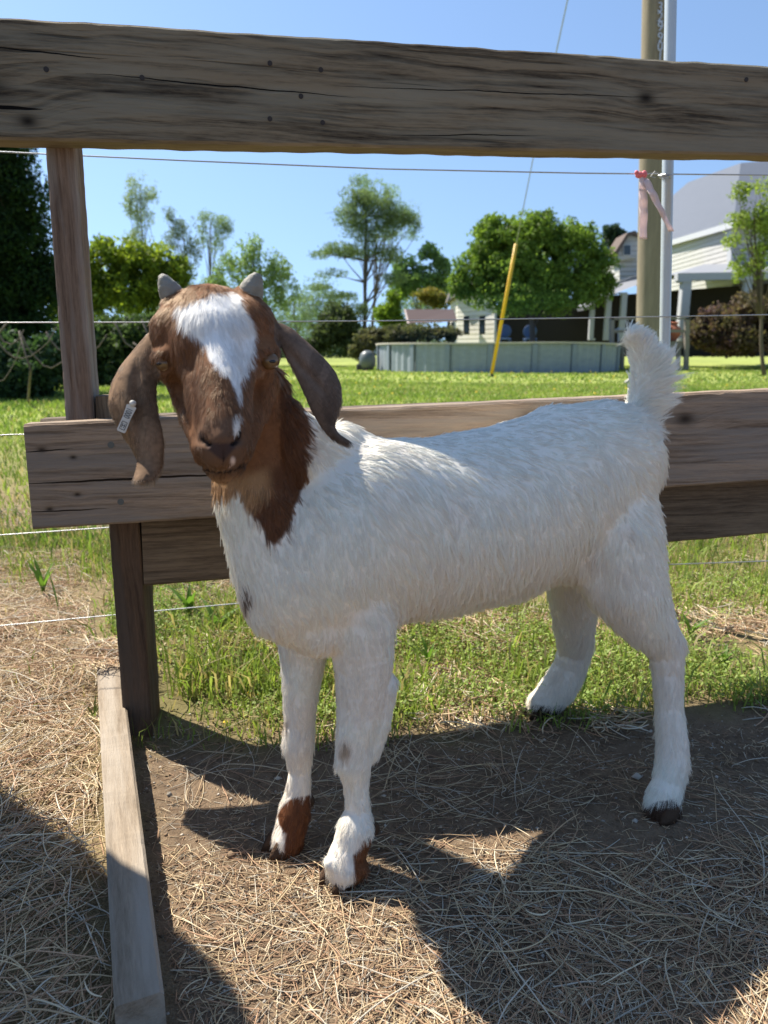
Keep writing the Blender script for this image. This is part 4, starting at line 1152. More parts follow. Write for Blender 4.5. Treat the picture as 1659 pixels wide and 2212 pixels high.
# swirls
nzx = np.stack([vnoise(RT, 22, 21), vnoise(RT, 22, 22), vnoise(RT, 22, 23)], -1)
nzf = np.stack([vnoise(RT, 95, 24), vnoise(RT, 95, 25), vnoise(RT, 95, 26)], -1)
nzt = np.stack([vnoise(RT, 260, 27), vnoise(RT, 260, 28), vnoise(RT, 260, 29)], -1)
rough_ = np.where(RE, .08, np.where(head, .18, .42))
flow += nzx * rough_[:, None] + nzf * (rough_ * .75)[:, None] + rng.normal(0, .10, (NF, 3))
flow -= RN * np.einsum('ij,ij->i', flow, RN)[:, None]; flow /= np.linalg.norm(flow, axis=1)[:, None] + 1e-9
# length
L = np.full(NF, .0150)
L = np.where(W(1080, 1240, qy) * (qx > 860) > .5, .018, L)
L = np.where(qx > 1230, .017, L)
L = np.where(qy > 1400, .0075, L); L = np.where((qy > 1400) & (qx > 1100), .0100, L)
L = np.where((qx < 670) & (qy < 1180), .0120, L)
L = np.where(head, .0062, L); L = np.where(head & (qy < 800) & (np.abs(qx - 465) < 95), .0115, L); L = np.where(head & (qy > 900), .0036, L)
L = np.where(head & (np.minimum(np.hypot(qx - 351, qy - 785), np.hypot(qx - 579, qy - 780)) < 20), .0018, L)
L = np.where(head & (qy > 935) & (qy < 1000) & (np.abs(qx - 482) < 44), .0016, L)
L = np.where(RE, .0048, L)
tl_ = (qx > 1340) & (qy < 930)
L = np.where(tl_, .012 + .018 * W(1385, 1425, qx) * W(740, 830, qy), L)
fet = ((qx > 700) & (qx < 800) & (qy > 1800)); L = np.where(fet, .0125, L)
L = np.where((qx > 1385) & (qy > 1600) & (qy < 1700), .0140, L)
L = np.where((qx > 1440) & (qy > 940) & (qy < 1010), .02, L)
L = np.where(~head & ~RE & (qx < 760) & (qy < 1400), np.minimum(L, .0095), L)
L = np.where(~tl_ & (L > .010), L * .68, L)
L *= rng.uniform(.55, 1.15, NF) * (1 + .18 * vnoise(RT, 60, 31))
lift = np.where(RE, .24, np.where(head, .30, .26)) + .06 * vnoise(RT, 190, 34) + rng.normal(0, .05, NF)
lift = np.where(tl_, .38 + .1 * rng.normal(0, 1, NF), lift)
lift = np.maximum(lift, .16)
d0 = flow * np.cos(lift)[:, None] + RN * np.sin(lift)[:, None]
K = 4
tt = np.linspace(0, 1, K)
PP = np.empty((NF, K, 3))
grav = np.where(tl_, .15, .18)
for k, t in enumerate(tt):
    PP[:, k] = RT - RN * .0006 + (d0 * t + (flow * .35 - RN * .10 * (~tl_)[:, None]) * t * t)  * L[:, None]
    PP[:, k] += nzf * (L * .10 * t * t)[:, None] + nzt * (L * .22 * t * t * ~RE)[:, None]
    PP[:, k, 2] -= grav * L * t * t
# tufts: neighbouring hairs lean towards a shared guide
NG = 34000
gi = rng.choice(NF, NG, replace=False)
kg = kdtree.KDTree(NG)
for j, i in enumerate(gi): kg.insert(RT[i], j)
kg.balance()
near = np.fromiter((kg.find(p)[1] for p in RT.tolist()), dtype=np.int64, count=NF)
gl = rng.uniform(.8, 1.35, NG)[near]; gside = rng.normal(0, 1, (NG, 3))[near]; glift = rng.normal(0, 1, NG)[near]; gshade = rng.uniform(-1, 1, NG)[near]
amp = np.where(RE, .05, np.where(head, .10, .15))
gp = PP[gi][near]; gr = RT[gi][near]
same = (RE == RE[gi][near])
for k, t in enumerate(tt):
    pull = (.72 * t ** 1.1) * np.where(RE, .35, np.where(head, .55, np.where(qy > 1400, .5, 1.0))) * same
    tgt = gr + (gp[:, k] - gr) * (gl * 1.0)[:, None]
    PP[:, k] = PP[:, k] * (1 - pull)[:, None] + tgt * pull[:, None]
    side = gside - RN * np.einsum('ij,ij->i', gside, RN)[:, None]
    PP[:, k] += side * (amp * L * t * t * .6)[:, None] + RN * (np.maximum(glift, -.4) * L * t * t * np.where(RE | head, .04, .08))[:, None]
rr = np.where(RE | head, .000070, .000105) * rng.uniform(.8, 1.2, NF)
RAD = rr[:, None] * np.array([1.0, .95, .75, .25])[None, :]
FC = albedo(RT, RE) * rng.uniform(.90, 1.08, (NF, 1)); br_ = FC.mean(1) < .3
FC *= (1 + gshade * np.where(br_, .26, .06))[:, None]
# lighter tips here and there in the brown
FC = np.where((br_ & (rng.random(NF) < .20))[:, None], FC * 1.8, FC)
m = NT('goat_coat'); m.t.nodes.remove(m.b)
hb = m.n('ShaderNodeBsdfHairPrincipled'); hb.model = 'CHIANG'; hb.parametrization = 'COLOR'; tc = m.attr('tint')
m.l(tc, hb.inputs['Color']); hb.inputs['Roughness'].default_value = .36; hb.inputs['Radial Roughness'].default_value = .5
sn = m.n('ShaderNodeAttribute', attribute_name='skin_normal').outputs['Vector']; geo = m.n('ShaderNodeNewGeometry').outputs['Normal']
mx = m.vmath('NORMALIZE', m.vmath('ADD', m.vmath('MULTIPLY', sn, (.72, .72, .72)), m.vmath('MULTIPLY', geo, (.55, .55, .55))), (0, 0, 0))
df = m.n('ShaderNodeBsdfDiffuse'); m.l(m.mix(1.0, tc, (1.10, 1.10, 1.10), 'MULTIPLY'), df.inputs['Color']); m.l(mx, df.inputs['Normal'])
ms = m.n('ShaderNodeMixShader'); ms.inputs[0].default_value = .32
m.l(df.outputs[0], ms.inputs[1]); m.l(hb.outputs[0], ms.inputs[2]); m.l(ms.outputs[0], m.out.inputs[0])
fur = hair_obj('coat', PP, RAD, np.clip(FC * np.where(br_, 1.05, 1.10)[:, None], .008, .95), m.m, goat, RN)
# ================================================================= BACKGROUND
m_leaf = leafmat('tree_leaves', .45, .6, .2)
m_bark = NT('bark', .9, .1); cb = m_bark.coord(); fb_ = m_bark.noise(m_bark.vmath('MULTIPLY', cb, (3, 3, .8)), 3, 5, .65)
m_bark.color(m_bark.mix(fb_, (.05, .04, .03), (.17, .14, .11))); m_bark.normal(m_bark.bump(fb_, .6, .03)); m_bark = m_bark.m
def crown(name, parent, D, blobs_, n, leaf_px, col, seed, thr=-.25, freq=1.0, var=.25, col2=None, fl=.0, drop=0.55):
    "leaves scattered through overlapping lumps; gaps follow a noise"
    r = np.random.default_rng(seed); B = []; n = int(n * 2.0); thr -= .10; leaf_px *= 1.1; col = [c * 1.5 for c in col]; col2 = [c * 1.5 for c in col2] if col2 else None
    for b in blobs_:
        x, y, rx, ry = b[:4]; dd = b[4] if len(b) > 4 else 0
        c = at(x, y, D + dd); s = zc_of(c) / FPX; B.append((c, rx * s, ry * s))
    wts = np.array([b[1] * b[2] ** 1.1 for b in B]); wts /= wts.sum()
    s = zc_of(B[0][0]) / FPX
    k = r.choice(len(B), n, p=wts); cen = np.array([b[0] for b in B])[k]; rx = np.array([b[1] for b in B])[k]; ry = np.array([b[2] for b in B])[k]
    d = r.normal(0, 1, (n, 3)); d /= np.linalg.norm(d, axis=1)[:, None]
    rad = r.random(n) ** .42
    q = vnoise(d * 2.2 + cen * .7, 1.6, seed); rad = rad * (1 + .30 * q + .16 * vnoise(d * 5.5 + cen, 1.3, seed + 9))
    P = cen + d * np.stack([rx, rx * .85, ry], -1) * rad[:, None]
    lump = vnoise(P, freq / (28 * s), seed + 1) + .5 * vnoise(P, freq / (11 * s), seed + 2)
    kk = lump + (1 - rad) * .25 > thr; P, lump = P[kk], lump[kk]; n = len(P)
    P = P[P[:, 2] > .05]; lump = lump[:len(P)]; n = len(P)
    u = r.normal(0, 1, (n, 3)); u[:, 2] -= fl; u /= np.linalg.norm(u, axis=1)[:, None]
    v = np.cross(u, r.normal(0, 1, (n, 3))); v /= np.linalg.norm(v, axis=1)[:, None]
    sz = (leaf_px * s * r.uniform(.6, 1.4, n))[:, None]
    V = np.stack([P - u * sz, P + v * sz * drop, P + u * sz, P - v * sz * drop], 1)
    F = np.array([[0, 1, 2, 3]]); fs = (F[None] + 4 * np.arange(n)[:, None, None]).reshape(-1, 4)
    o = mesh_obj(name, V.reshape(-1, 3), fs, m_leaf, parent)
    c2 = np.array(col2 if col2 else [c * .72 for c in col]); t = np.clip(.5 + .5 * vnoise(P, .8 / (20 * s), seed + 5) + r.normal(0, .2, n), 0, 1)[:, None]
    cc = (np.array(col)[None] * t + c2[None] * (1 - t)) * r.uniform(1 - var, 1 + var, (n, 1))
    color_attr(o, np.repeat(cc, 4, 0)); return o, B
def limbs(parent, D, base, top, r0, B, n, seed, r1=None, mat=None, twist=.0):
    r = random.Random(seed); a, b = at(base[0], base[1], D), at(top[0], top[1], D)
    if a.z > .0: a = a + (a - b) * (a.z + .1) / max(.1, (b.z - a.z))
    s = zc_of(b) / FPX; r0 *= s; r1 = (r1 if r1 else r0 / s * .3) * s; mb = MB()
    N = 8; tp = []
    for i in range(N + 1):
        t = i / N; p = a.lerp(b, t) + Vector((mn.noise(Vector((t * 3, seed, 0))), mn.noise(Vector((t * 3, seed, 5))), 0)) * (b - a).length * .025; tp.append(p)
    mb.tube(tp, [r0 + (r1 - r0) * (i / N) ** .8 for i in range(N + 1)], 10)
    for i in range(n):
        c, rx, ry = r.choice(B); e = c + Vector((r.uniform(-.75, .75) * rx, r.uniform(-.6, .6) * rx, r.uniform(-.6, .8) * ry))
        t = r.uniform(.35, 1); p = tp[min(N, int(t * N))]
        if e.z < p.z - .2 * (e - p).length: e.z = p.z + .1
        mid = p.lerp(e, .5) + Vector((r.uniform(-.1, .1), r.uniform(-.1, .1), r.uniform(0, .15))) * (e - p).length
        rr = (r0 + (r1 - r0) * t) * r.uniform(.28, .5); mb.tube([p, p.lerp(mid, .5), mid, mid.lerp(e, .6), e], [rr, rr * .85, rr * .6, rr * .4, rr * .12], 6)
    return mb.build('trunk', mat or m_bark, parent, smooth=True)
def tree(name, label, cat, D, blobs_, n, leaf_px, col, seed, base=None, top=None, r0=4, nl=10, group=None, **kw):
    bx, by = base if base else (blobs_[0][0], 775)
    g = at(bx, by, D); g.z = 0
    root = empty(name, g); tag(root, label, cat, group)
    o, B = crown('crown', root, D, blobs_, n, leaf_px, col, seed, **kw)
    if base: limbs(root, D, base, top, r0, B, nl, seed)
    return root
TG = 'trees beyond the lawn'
tree('evergreen_tree', 'dark dense evergreen tree filling the left edge behind the upper post', 'tree', 10.5,
     [(10, 330, 62, 60), (-60, 300, 80, 90), (30, 430, 78, 80), (35, 540, 82, 80), (40, 640, 85, 80), (30, 730, 95, 70), (-40, 560, 120, 200), (95, 600, 30, 60)], 42000, 5.0, (.022, .048, .012), 1,
     base=(20, 830), top=(20, 380), r0=16, nl=14, group=TG, thr=-.32, col2=(.010, .022, .008), drop=.4)
tree('dark_shrub', 'dark green shrub mass at the foot of the evergreen on the left', 'shrub', 9.0, [(60, 800, 90, 60), (-20, 790, 100, 80), (120, 770, 60, 50), (30, 850, 90, 40)], 12000, 5, (.025, .05, .018), 2, group='shrubs by the trees', thr=-.3, col2=(.045, .075, .04))
tree('bright_tree', 'bright yellow green bushy tree right behind the upper post', 'tree', 15,
     [(240, 560, 60, 48), (310, 570, 75, 50), (370, 590, 45, 45), (225, 630, 55, 55), (290, 640, 85, 55), (360, 650, 55, 50), (180, 600, 50, 60), (150, 660, 60, 70)], 24000, 3.8, (.20, .235, .025), 3,
     base=(280, 800), top=(285, 600), r0=7, nl=14, group=TG, thr=.02, freq=1.5, var=.4, col2=(.05, .085, .016))
tree('dark_shrub', 'dark shady undergrowth between the upper post and the goat head', 'shrub', 13, [(250, 740, 80, 60), (180, 760, 80, 70), (320, 730, 70, 55), (280, 810, 90, 45), (200, 840, 70, 40)], 16000, 4.5, (.022, .042, .014), 4, group='shrubs by the trees', thr=-.12, freq=1.3, col2=(.06, .085, .04))
tree('slender_tree', 'tall slender tree with a thin pale crown rising above the bright tree', 'tree', 42,
     [(302, 400, 36, 30), (325, 430, 24, 26), (285, 440, 24, 30), (305, 470, 30, 30), (290, 510, 24, 20)], 4200, 2.2, (.18, .22, .09), 5, base=(316, 640), top=(303, 400), r0=2.6, nl=26, group=TG, thr=.14, freq=1.6, drop=.3)
tree('slender_tree', 'thin grey green tree left of the forked pale tree', 'tree', 44,
     [(365, 470, 22, 24), (395, 490, 34, 32), (415, 535, 30, 34), (372, 520, 22, 26), (400, 570, 30, 34)], 4200, 2.2, (.10, .13, .075), 6, base=(414, 700), top=(390, 480), r0=3.2, nl=22, group=TG, thr=.12, freq=1.6, drop=.3)
tree('slender_tree', 'pale forked tree directly above the right horn', 'tree', 43,
     [(445, 470, 22, 18), (478, 482, 26, 20), (460, 520, 28, 30), (490, 500, 16, 16), (440, 500, 16, 20)], 3000, 2.1, (.15, .20, .085), 7, base=(452, 690), top=(455, 480), r0=2.6, nl=26, group=TG, thr=.14, freq=1.6, drop=.3)
tree('leafy_tree', 'light green spreading tree right of the horns', 'tree', 34,
     [(545, 540, 36, 34), (505, 575, 44, 36), (585, 580, 50, 40), (525, 620, 70, 46), (610, 630, 44, 40), (470, 620, 36, 44), (560, 660, 70, 36)], 9000, 2.6, (.16, .22, .075), 8, base=(540, 780), top=(548, 560), r0=4, nl=16, group=TG, thr=.03, freq=1.3, col2=(.10, .14, .06))
tree('slender_tree', 'sparse pale tree in the gap left of the big pine', 'tree', 55,
     [(625, 650, 34, 34), (650, 690, 34, 34), (620, 600, 20, 24), (680, 650, 16, 30)], 4000, 2.0, (.14, .19, .11), 9, base=(645, 780), top=(630, 620), r0=2, nl=16, group=TG, thr=.12, freq=1.6, drop=.3)
tree('pine_tree', 'tall open pine tree with bare lower limbs in the centre background', 'tree', 38,
     [(770, 425, 38, 28), (810, 440, 48, 38), (765, 470, 50, 30), (850, 470, 42, 34), (800, 500, 60, 30), (885, 480, 28, 24), (730, 540, 42, 18), (695, 550, 30, 10), (770, 545, 50, 18), (715, 590, 40, 11), (840, 550, 34, 22),
      (690, 620, 32, 8), (735, 640, 44, 12), (850, 600, 30, 16), (740, 690, 36, 30), (780, 670, 30, 20)], 19000, 2.5, (.065, .10, .05), 10, base=(788, 780), top=(790, 420), r0=6.5, nl=40, group=TG, thr=-.06, freq=1.3, col2=(.13, .17, .075), drop=.3)
tree('slender_tree', 'feathery pale green tree reaching over the right side of the pine', 'tree', 46,
     [(800, 395, 36, 22), (835, 420, 36, 24), (870, 455, 40, 30), (895, 500, 26, 26), (770, 390, 18, 14), (850, 500, 40, 24)], 5000, 2.0, (.15, .21, .11), 20, base=(803, 780), top=(815, 420), r0=4.5, nl=30, group=TG, thr=.14, freq=1.6, drop=.3)
tree('leafy_tree', 'mid green tree between the pine and the round tree', 'tree', 45,
     [(880, 585, 36, 30), (930, 560, 30, 34), (910, 610, 48, 28), (955, 600, 26, 46), (870, 620, 30, 26)], 6500, 3.0, (.075, .13, .05), 11, base=(905, 770), top=(910, 580), r0=3, nl=14, group=TG, thr=-.12, freq=1.2, col2=(.12, .18, .07))
tree('small_tree', 'small yellow green tree left of the brown shed roof', 'tree', 33, [(845, 650, 26, 26), (838, 680, 30, 26), (855, 700, 26, 20)], 3600, 3.0, (.13, .19, .025), 12, base=(845, 770), top=(845, 660), r0=2.5, nl=8, group=TG, thr=-.2)
tree('russet_tree', 'russet brown leafed tree above the brown shed roof', 'tree', 42, [(925, 640, 36, 18), (900, 645, 20, 14), (950, 650, 24, 18)], 2600, 2.8, (.15, .11, .035), 13, base=(925, 770), top=(925, 640), r0=2.5, nl=8, group=TG, thr=-.2, col2=(.10, .12, .03))
tree('dark_shrub', 'dull olive hedge left of the pool and the grey tank', 'shrub', 36, [(735, 700, 44, 42), (700, 730, 34, 36), (760, 745, 40, 26), (660, 750, 36, 20)], 7000, 3.2, (.06, .075, .035), 14, group='shrubs by the trees', thr=-.25, col2=(.035, .05, .025))
tree('dark_shrub', 'brownish shrubs behind the left end of the pool', 'shrub', 28, [(800, 735, 34, 26), (850, 722, 40, 20), (910, 722, 50, 22), (775, 760, 24, 18), (965, 725, 36, 18)], 8000, 3.0, (.11, .095, .055), 15, group='shrubs by the trees', thr=-.2, col2=(.05, .06, .03))
tree('round_tree', 'full round bright green tree behind the pool in front of the house', 'tree', 27.5,
     [(1075, 530, 64, 56), (1150, 505, 70, 44), (1230, 530, 66, 48), (1290, 580, 46, 46), (1030, 590, 56, 46), (1120, 580, 100, 66), (1220, 600, 90, 56), (1000, 610, 36, 34), (1150, 640, 130, 40), (1290, 625, 40, 34), (1060, 490, 30, 26), (1175, 475, 30, 22), (1262, 500, 26, 22)], 52000, 3.1, (.15, .21, .036), 16,
     base=(1150, 780), top=(1150, 560), r0=9, nl=20, group=TG, thr=-.16, col2=(.06, .10, .018), freq=1.3, fl=.25)
for i, (x, y, rx, ry, lab) in enumerate(((470, 660, 70, 60, 'soft grey green tree mass low between the horns'), (410, 650, 60, 60, 'soft grey green tree mass behind the left horn'), (690, 650, 50, 60, 'hazy thin tree filling the gap left of the pine trunk'), (600, 690, 60, 50, 'hazy low trees right of the goat head'), (880, 660, 60, 40, 'hazy green trees low behind the small yellow green tree'))):
    tree('hazy_tree', lab, 'tree', 62 + 2 * i, [(x, y, rx, ry), (x + rx * .7, y + 20, rx * .7, ry * .7), (x - rx * .6, y + 25, rx * .7, ry * .7)], 5500, 2.2, (.12, .17, .085), 60 + i, base=(x, 775), top=(x, y), r0=2, nl=12, group=TG, thr=.05, freq=1.4, col2=(.08, .12, .065), drop=.35)  # haze is mixed into the greyed leaf colour
tree('far_conifer', 'small dark conifer top between the round tree and the house', 'tree', 60, [(1320, 500, 20, 20), (1325, 530, 26, 22), (1345, 520, 14, 20)], 2200, 3.0, (.025, .045, .03), 17, base=(1325, 765), top=(1322, 490), r0=2, nl=6, group=TG, thr=-.15)
tree('purple_bush', 'wide purple and brown leafed bush in front of the porch', 'bush', 27, [(1570, 690, 66, 36), (1625, 675, 60, 42), (1530, 720, 46, 34), (1600, 735, 90, 36), (1690, 700, 70, 60)], 17000, 3.6, (.075, .040, .048), 18,
     group='shrubs by the house', thr=-.22, col2=(.085, .075, .035))
tree('young_tree', 'young tree with fresh yellow green leaves at the right edge before the house', 'tree', 19,
     [(1610, 410, 30, 30), (1640, 470, 40, 40), (1600, 480, 34, 26), (1590, 520, 30, 22), (1645, 560, 36, 50), (1600, 570, 26, 40), (1680, 450, 50, 90)], 6500, 3.0, (.22, .28, .05), 19,
     base=(1650, 790), top=(1628, 470), r0=5, nl=30, group=TG, thr=.12, freq=1.6, col2=(.13, .16, .05))
# distant tree line, its haze put into the pale leaf colours
for i, (x, w_, h_) in enumerate(((600, 60, 26), (700, 80, 40), (640, 50, 22), (470, 90, 60), (340, 110, 70), (560, 60, 40))):
    tree('distant_tree', ['pale distant tree low between goat head and pine', 'pale distant tree right behind the pine foot', 'short pale distant tree far beyond the lawn', 'distant tree hidden behind the goat horns', 'distant tree behind the dark undergrowth', 'distant tree behind the goat poll'][i], 'tree', 95 + i * 4,
         [(x, 765 - h_ * .6, w_, h_), (x + w_ * .6, 765 - h_ * .4, w_ * .6, h_ * .7)], 2600, 3.0, (.085, .12, .085), 40 + i, group='distant trees', thr=-.3, col2=(.06, .09, .07))
# far-off wood closing the fields all round
rw = np.random.default_rng(77); W_ = []
for i in range(46):
    X_ = rw.uniform(-170, 170); Y_ = rw.uniform(118, 150); h_ = rw.uniform(3.0, 6.5) * (1.0 if abs(X_) > 35 else .55); n = 1500
    d = rw.normal(0, 1, (n, 3)); d /= np.linalg.norm(d, axis=1)[:, None]; P = np.array([X_, Y_, h_ * .75]) + d * np.array([rw.uniform(5, 10), 4, h_]) * (rw.random(n) ** .5)[:, None]
    P = P[P[:, 2] > .1]; n = len(P); u = rw.normal(0, 1, (n, 3)); u /= np.linalg.norm(u, axis=1)[:, None]; v = np.cross(u, rw.normal(0, 1, (n, 3))); v /= np.linalg.norm(v, axis=1)[:, None]
    W_.append(np.stack([P - u * .35, P + v * .2, P + u * .35, P - v * .2], 1))
W_ = np.concatenate(W_); o = mesh_obj('distant_wood', W_.reshape(-1, 3), np.arange(len(W_) * 4).reshape(-1, 4), m_leaf)
color_attr(o, np.repeat(np.array([[.10, .14, .09]]) * rw.uniform(.6, 1.3, (len(W_), 1)), 4, 0)); tag(o, 'low far off wood along the horizon beyond the lawn', 'wood', kind='stuff')
# bare arching branches in front of the undergrowth
bb = empty('bare_bramble', gnd(150, 862)); tag(bb, 'arching bare grey branches tangled behind the upper post', 'bramble')
m_twig = plain('grey_twig', (.12, .10, .08), .8, .2)
rn = random.Random(4); mb = MB()
for i in range(11):
    x0 = rn.uniform(-80, 330); y0 = rn.uniform(690, 740); w_ = rn.uniform(50, 150) * rn.choice((-1, 1)); h_ = rn.uniform(30, 90); D = rn.uniform(5.6, 6.6)
    mb.tube([at(x0 + w_ * t, y0 + h_ * (1 - (2 * t - 1) ** 2) + rn.uniform(-3, 3), D) for t in [k / 8 for k in range(9)]], [.008 * (1 - .6 * k / 8) for k in range(9)], 6)
mb.tube([gnd(60, 872, 0), at(66, 800, 6.0), at(40, 715, 6.1)], [.014, .010, .004], 6)
mb.build('twigs', m_twig, bb, smooth=True)

# ---- utility pole with guy wire
m = NT('pole_wood', .85, .2); c = m.coord(); f = m.noise(m.vmath('MULTIPLY', c, (14, 14, 1.2)), 2, 6, .65)
m.color(m.mix(f, (.13, .105, .075), (.34, .29, .21))); m.normal(m.bump(f, .5, .01)); m_pole = m.m
PD = 9.0; pa, pb = at(1413, 0, PD), at(1400, 700, PD); dv = (pa - pb).normalized()
pr_ = 24.6 / FPX * zc_of(pb); base_ = pb - dv * (pb.z + .2) / dv.z
up0 = empty('utility_pole', (base_.x, base_.y, 0)); tag(up0, 'round brown timber utility pole with vertical number tags beside the pipe post', 'utility pole')
mb = MB(); mb.tube([base_, pb, pa, pa + dv * 3.2], [pr_ * 1.03, pr_, pr_ * .93, pr_ * .85], 28); mb.build('pole', m_pole, up0, smooth=True)
m_num = plain('aluminium_number', (.55, .56, .62), .4, .5, .4)
for k, (ch, y) in enumerate(zip('329901', (29, 50, 70, 93, 112, 133))):
    cu = bpy.data.curves.new('number', 'FONT'); cu.body = ch; cu.size = .138; cu.extrude = .003; cu.align_x = 'CENTER'; cu.align_y = 'CENTER'; cu.offset = 0
    t_ = bpy.data.objects.new('tmp', cu); C.objects.link(t_); bpy.context.view_layer.update()
    me_ = bpy.data.meshes.new_from_object(t_.evaluated_get(bpy.context.evaluated_depsgraph_get())); bpy.data.objects.remove(t_)
    me_.name = 'number'; me_.materials.clear(); me_.materials.append(m_num); o = bpy.data.objects.new('number', me_)
    p = at(1416, y, PD); ax = pb + dv * ((p - pb).dot(dv)); dirv = (Vector((p.x, p.y, 0)) - Vector((ax.x, ax.y, 0))); off = (p - ax); lat = off.x
    r_ = pr_ * .97; yb = -math.sqrt(max(0, r_ * r_ - lat * lat)); o.location = Vector((ax.x + lat, ax.y + yb - .004, p.z))
    o.rotation_euler = (R(90), 0, math.atan2(lat, -yb)); link(o, up0)
m_yel = plain('yellow_plastic', (.72, .42, .02), .45, .4)
m_dark = plain('dark_metal', (.04, .04, .04), .5, .4, .5)
gb0, gt0 = at(1061, 797, 17.5), at(1115, 527, 16.4)
gb0.z = 0.0
gy = empty('guy_wire', (gb0.x, gb0.y, 0)); tag(gy, 'steel guy wire with a slanting yellow plastic guard anchored in the lawn', 'guy wire')
dgy = (gt0 - gb0).normalized()
mb = MB(); mb.tube([gb0 + dgy * .12, gt0], .040, 12); mb.build('yellow_guard', m_yel, gy, smooth=True)
mb = MB(); mb.tube([gt0 - dgy * .3, at(1150, 350, 15.0), at(1226, 0, 13.2), at(1255, -130, 12.4)], .011, 6); mb.build('cable', plain('cable_steel', (.30, .33, .38), .5, .4, .3), gy, smooth=True)
mb = MB(); mb.ball(gb0 + Vector((0, 0, .03)), .07, .07, .06, 12, 8); mb.tube([gb0 + Vector((0, 0, .0)), gb0 + dgy * .2], .03, 8); mb.build('anchor', m_dark, gy, smooth=True)

# ---- pool
m = NT('pool_wall_steel', .5, .3); c = m.coord(); f = m.noise(m.vmath('MULTIPLY', c, (1.5, 1.5, 6)), 2, 5, .65)
m.color(m.mix(f, (.17, .20, .235), (.31, .345, .38))); m_pw = m.m
m_rail = plain('pool_ledge', (.46, .42, .36), .6, .3); m_ps = plain('pool_upright', (.20, .235, .28), .5, .3); m_liner = plain('pool_liner', (.06, .14, .30), .5, .4)
pc = Vector((at(1071, 780, 25.5).x, 25.6, 0)); PR = 4.12; PHT = .86
po = empty('swimming_pool', pc); tag(po, 'round above ground pool with pale blue grey steel walls across the lawn', 'swimming pool')
mb = MB(); vs, fs = [], []; n = 320
for i in range(n):
    a = 2 * math.pi * i / n; r_ = PR + .018 * math.sin(i * math.pi * .5)
    for z in (-.02, PHT): vs.append(pc + Vector((r_ * math.cos(a), r_ * math.sin(a), z)))
for i in range(n):
    j = (i + 1) % n; fs.append((2 * i, 2 * j, 2 * j + 1, 2 * i + 1))
mb.add(vs, fs); mb.build('wall', m_pw, po, smooth=False)
mb = MB(); vs, fs = [], []
for i in range(96):
    a = 2 * math.pi * i / 96; dz = .012 * math.sin(a * 4)
    for (r_, z) in ((PR - .16, PHT + .045), (PR + .09, PHT + .04), (PR + .09, PHT - .005), (PR - .16, PHT)): vs.append(pc + Vector((r_ * math.cos(a), r_ * math.sin(a), z + dz)))
for i in range(96):
    j = (i + 1) % 96
    for k in range(4): fs.append((4 * i + k, 4 * i + (k + 1) % 4, 4 * j + (k + 1) % 4, 4 * j + k))
mb.add(vs, fs); mb.build('ledge', m_rail, po)
mb = MB(); mb.lathe(pc + Vector((0, 0, .0)), [(PR - .02, .02), (PR - .02, PHT - .02)], 64); mb.v = mb.v; lin = mb.build('liner', m_liner, po)
for i in range(20):
    a = 2 * math.pi * (i + .4) / 20; M = Matrix.Rotation(a, 3, 'Z'); mb = MB(); mb.box(pc + Vector(((PR + .045) * math.cos(a), (PR + .045) * math.sin(a), PHT / 2 - .01)), .05, .16, PHT - .01, M, .012)
    mb.build('upright', m_ps, po)
# tank (pool filter)
tb = gnd(794, 801); tk_ = empty('filter_tank', tb); tag(tk_, 'rounded grey filter tank standing at the left end of the pool', 'tank')
m_tank = plain('grey_tank', (.10, .115, .115), .4, .45)
s_ = zc_of(tb) / FPX; mb = MB(); mb.lathe(tb, [(10 * s_, 4 * s_), (15 * s_, 8 * s_), (18 * s_, 14 * s_), (18 * s_, 26 * s_), (15 * s_, 36 * s_), (9 * s_, 41 * s_), (4 * s_, 43 * s_)], 24); mb.build('tank_body', m_tank, tk_, smooth=True)
mb = MB(); mb.lathe(tb, [(13 * s_, 0), (13 * s_, 6 * s_), (9 * s_, 8 * s_)], 20); mb.build('tank_base', m_dark, tk_)
mb = MB(); mb.box(tb + Vector((-17 * s_, 0, 8 * s_)), 14 * s_, 14 * s_, 13 * s_, None, 2 * s_); mb.tube([tb + Vector((-17 * s_, 0, 14 * s_)), tb + Vector((-15 * s_, 0, 26 * s_)), tb + Vector((-5 * s_, -6 * s_, 36 * s_))], 2.5 * s_, 8); mb.build('pump', m_dark, tk_)

# ---- houses
def siding(name, c1, c2, pitch):
    m = NT(name, .6, .3); c = m.coord(); sp_ = m.n('ShaderNodeSeparateXYZ'); m.l(c, sp_.inputs[0])
    fr = m.math('FRACT', m.math('DIVIDE', sp_.outputs[2], pitch)); n_ = m.noise(c, 3, 4, .6)
    base = m.mix(n_, c1, c2); m.color(m.mix(m.ramp(fr, [(.0, 1), (.10, 1), (.14, 0)]), base, tuple(a * .62 for a in c1)))
    m.normal(m.bump(m.ramp(fr, [(0, 0), (.12, .1), (.2, 1), (1, .2)]), .8, .03)); return m.m
m_sid = siding('white_siding', (.40, .395, .375), (.48, .47, .45), .21)
m = NT('ribbed_metal_roof', .45, .4); c = m.coord(); sp_ = m.n('ShaderNodeSeparateXYZ'); m.l(c, sp_.inputs[0])
fr = m.math('FRACT', m.math('DIVIDE', sp_.outputs[0], .23)); m.b.inputs['Metallic'].default_value = .3
m.color(m.mix(m.ramp(fr, [(0, 1), (.2, 1), (.3, 0)]), m.mix(m.noise(c, 1.5, 4, .6), (.10, .105, .118), (.14, .147, .16)), (.10, .11, .125))); m.normal(m.bump(m.ramp(fr, [(0, 0), (.15, 1), (.3, 0)]), .8, .03)); m_roof = m.m
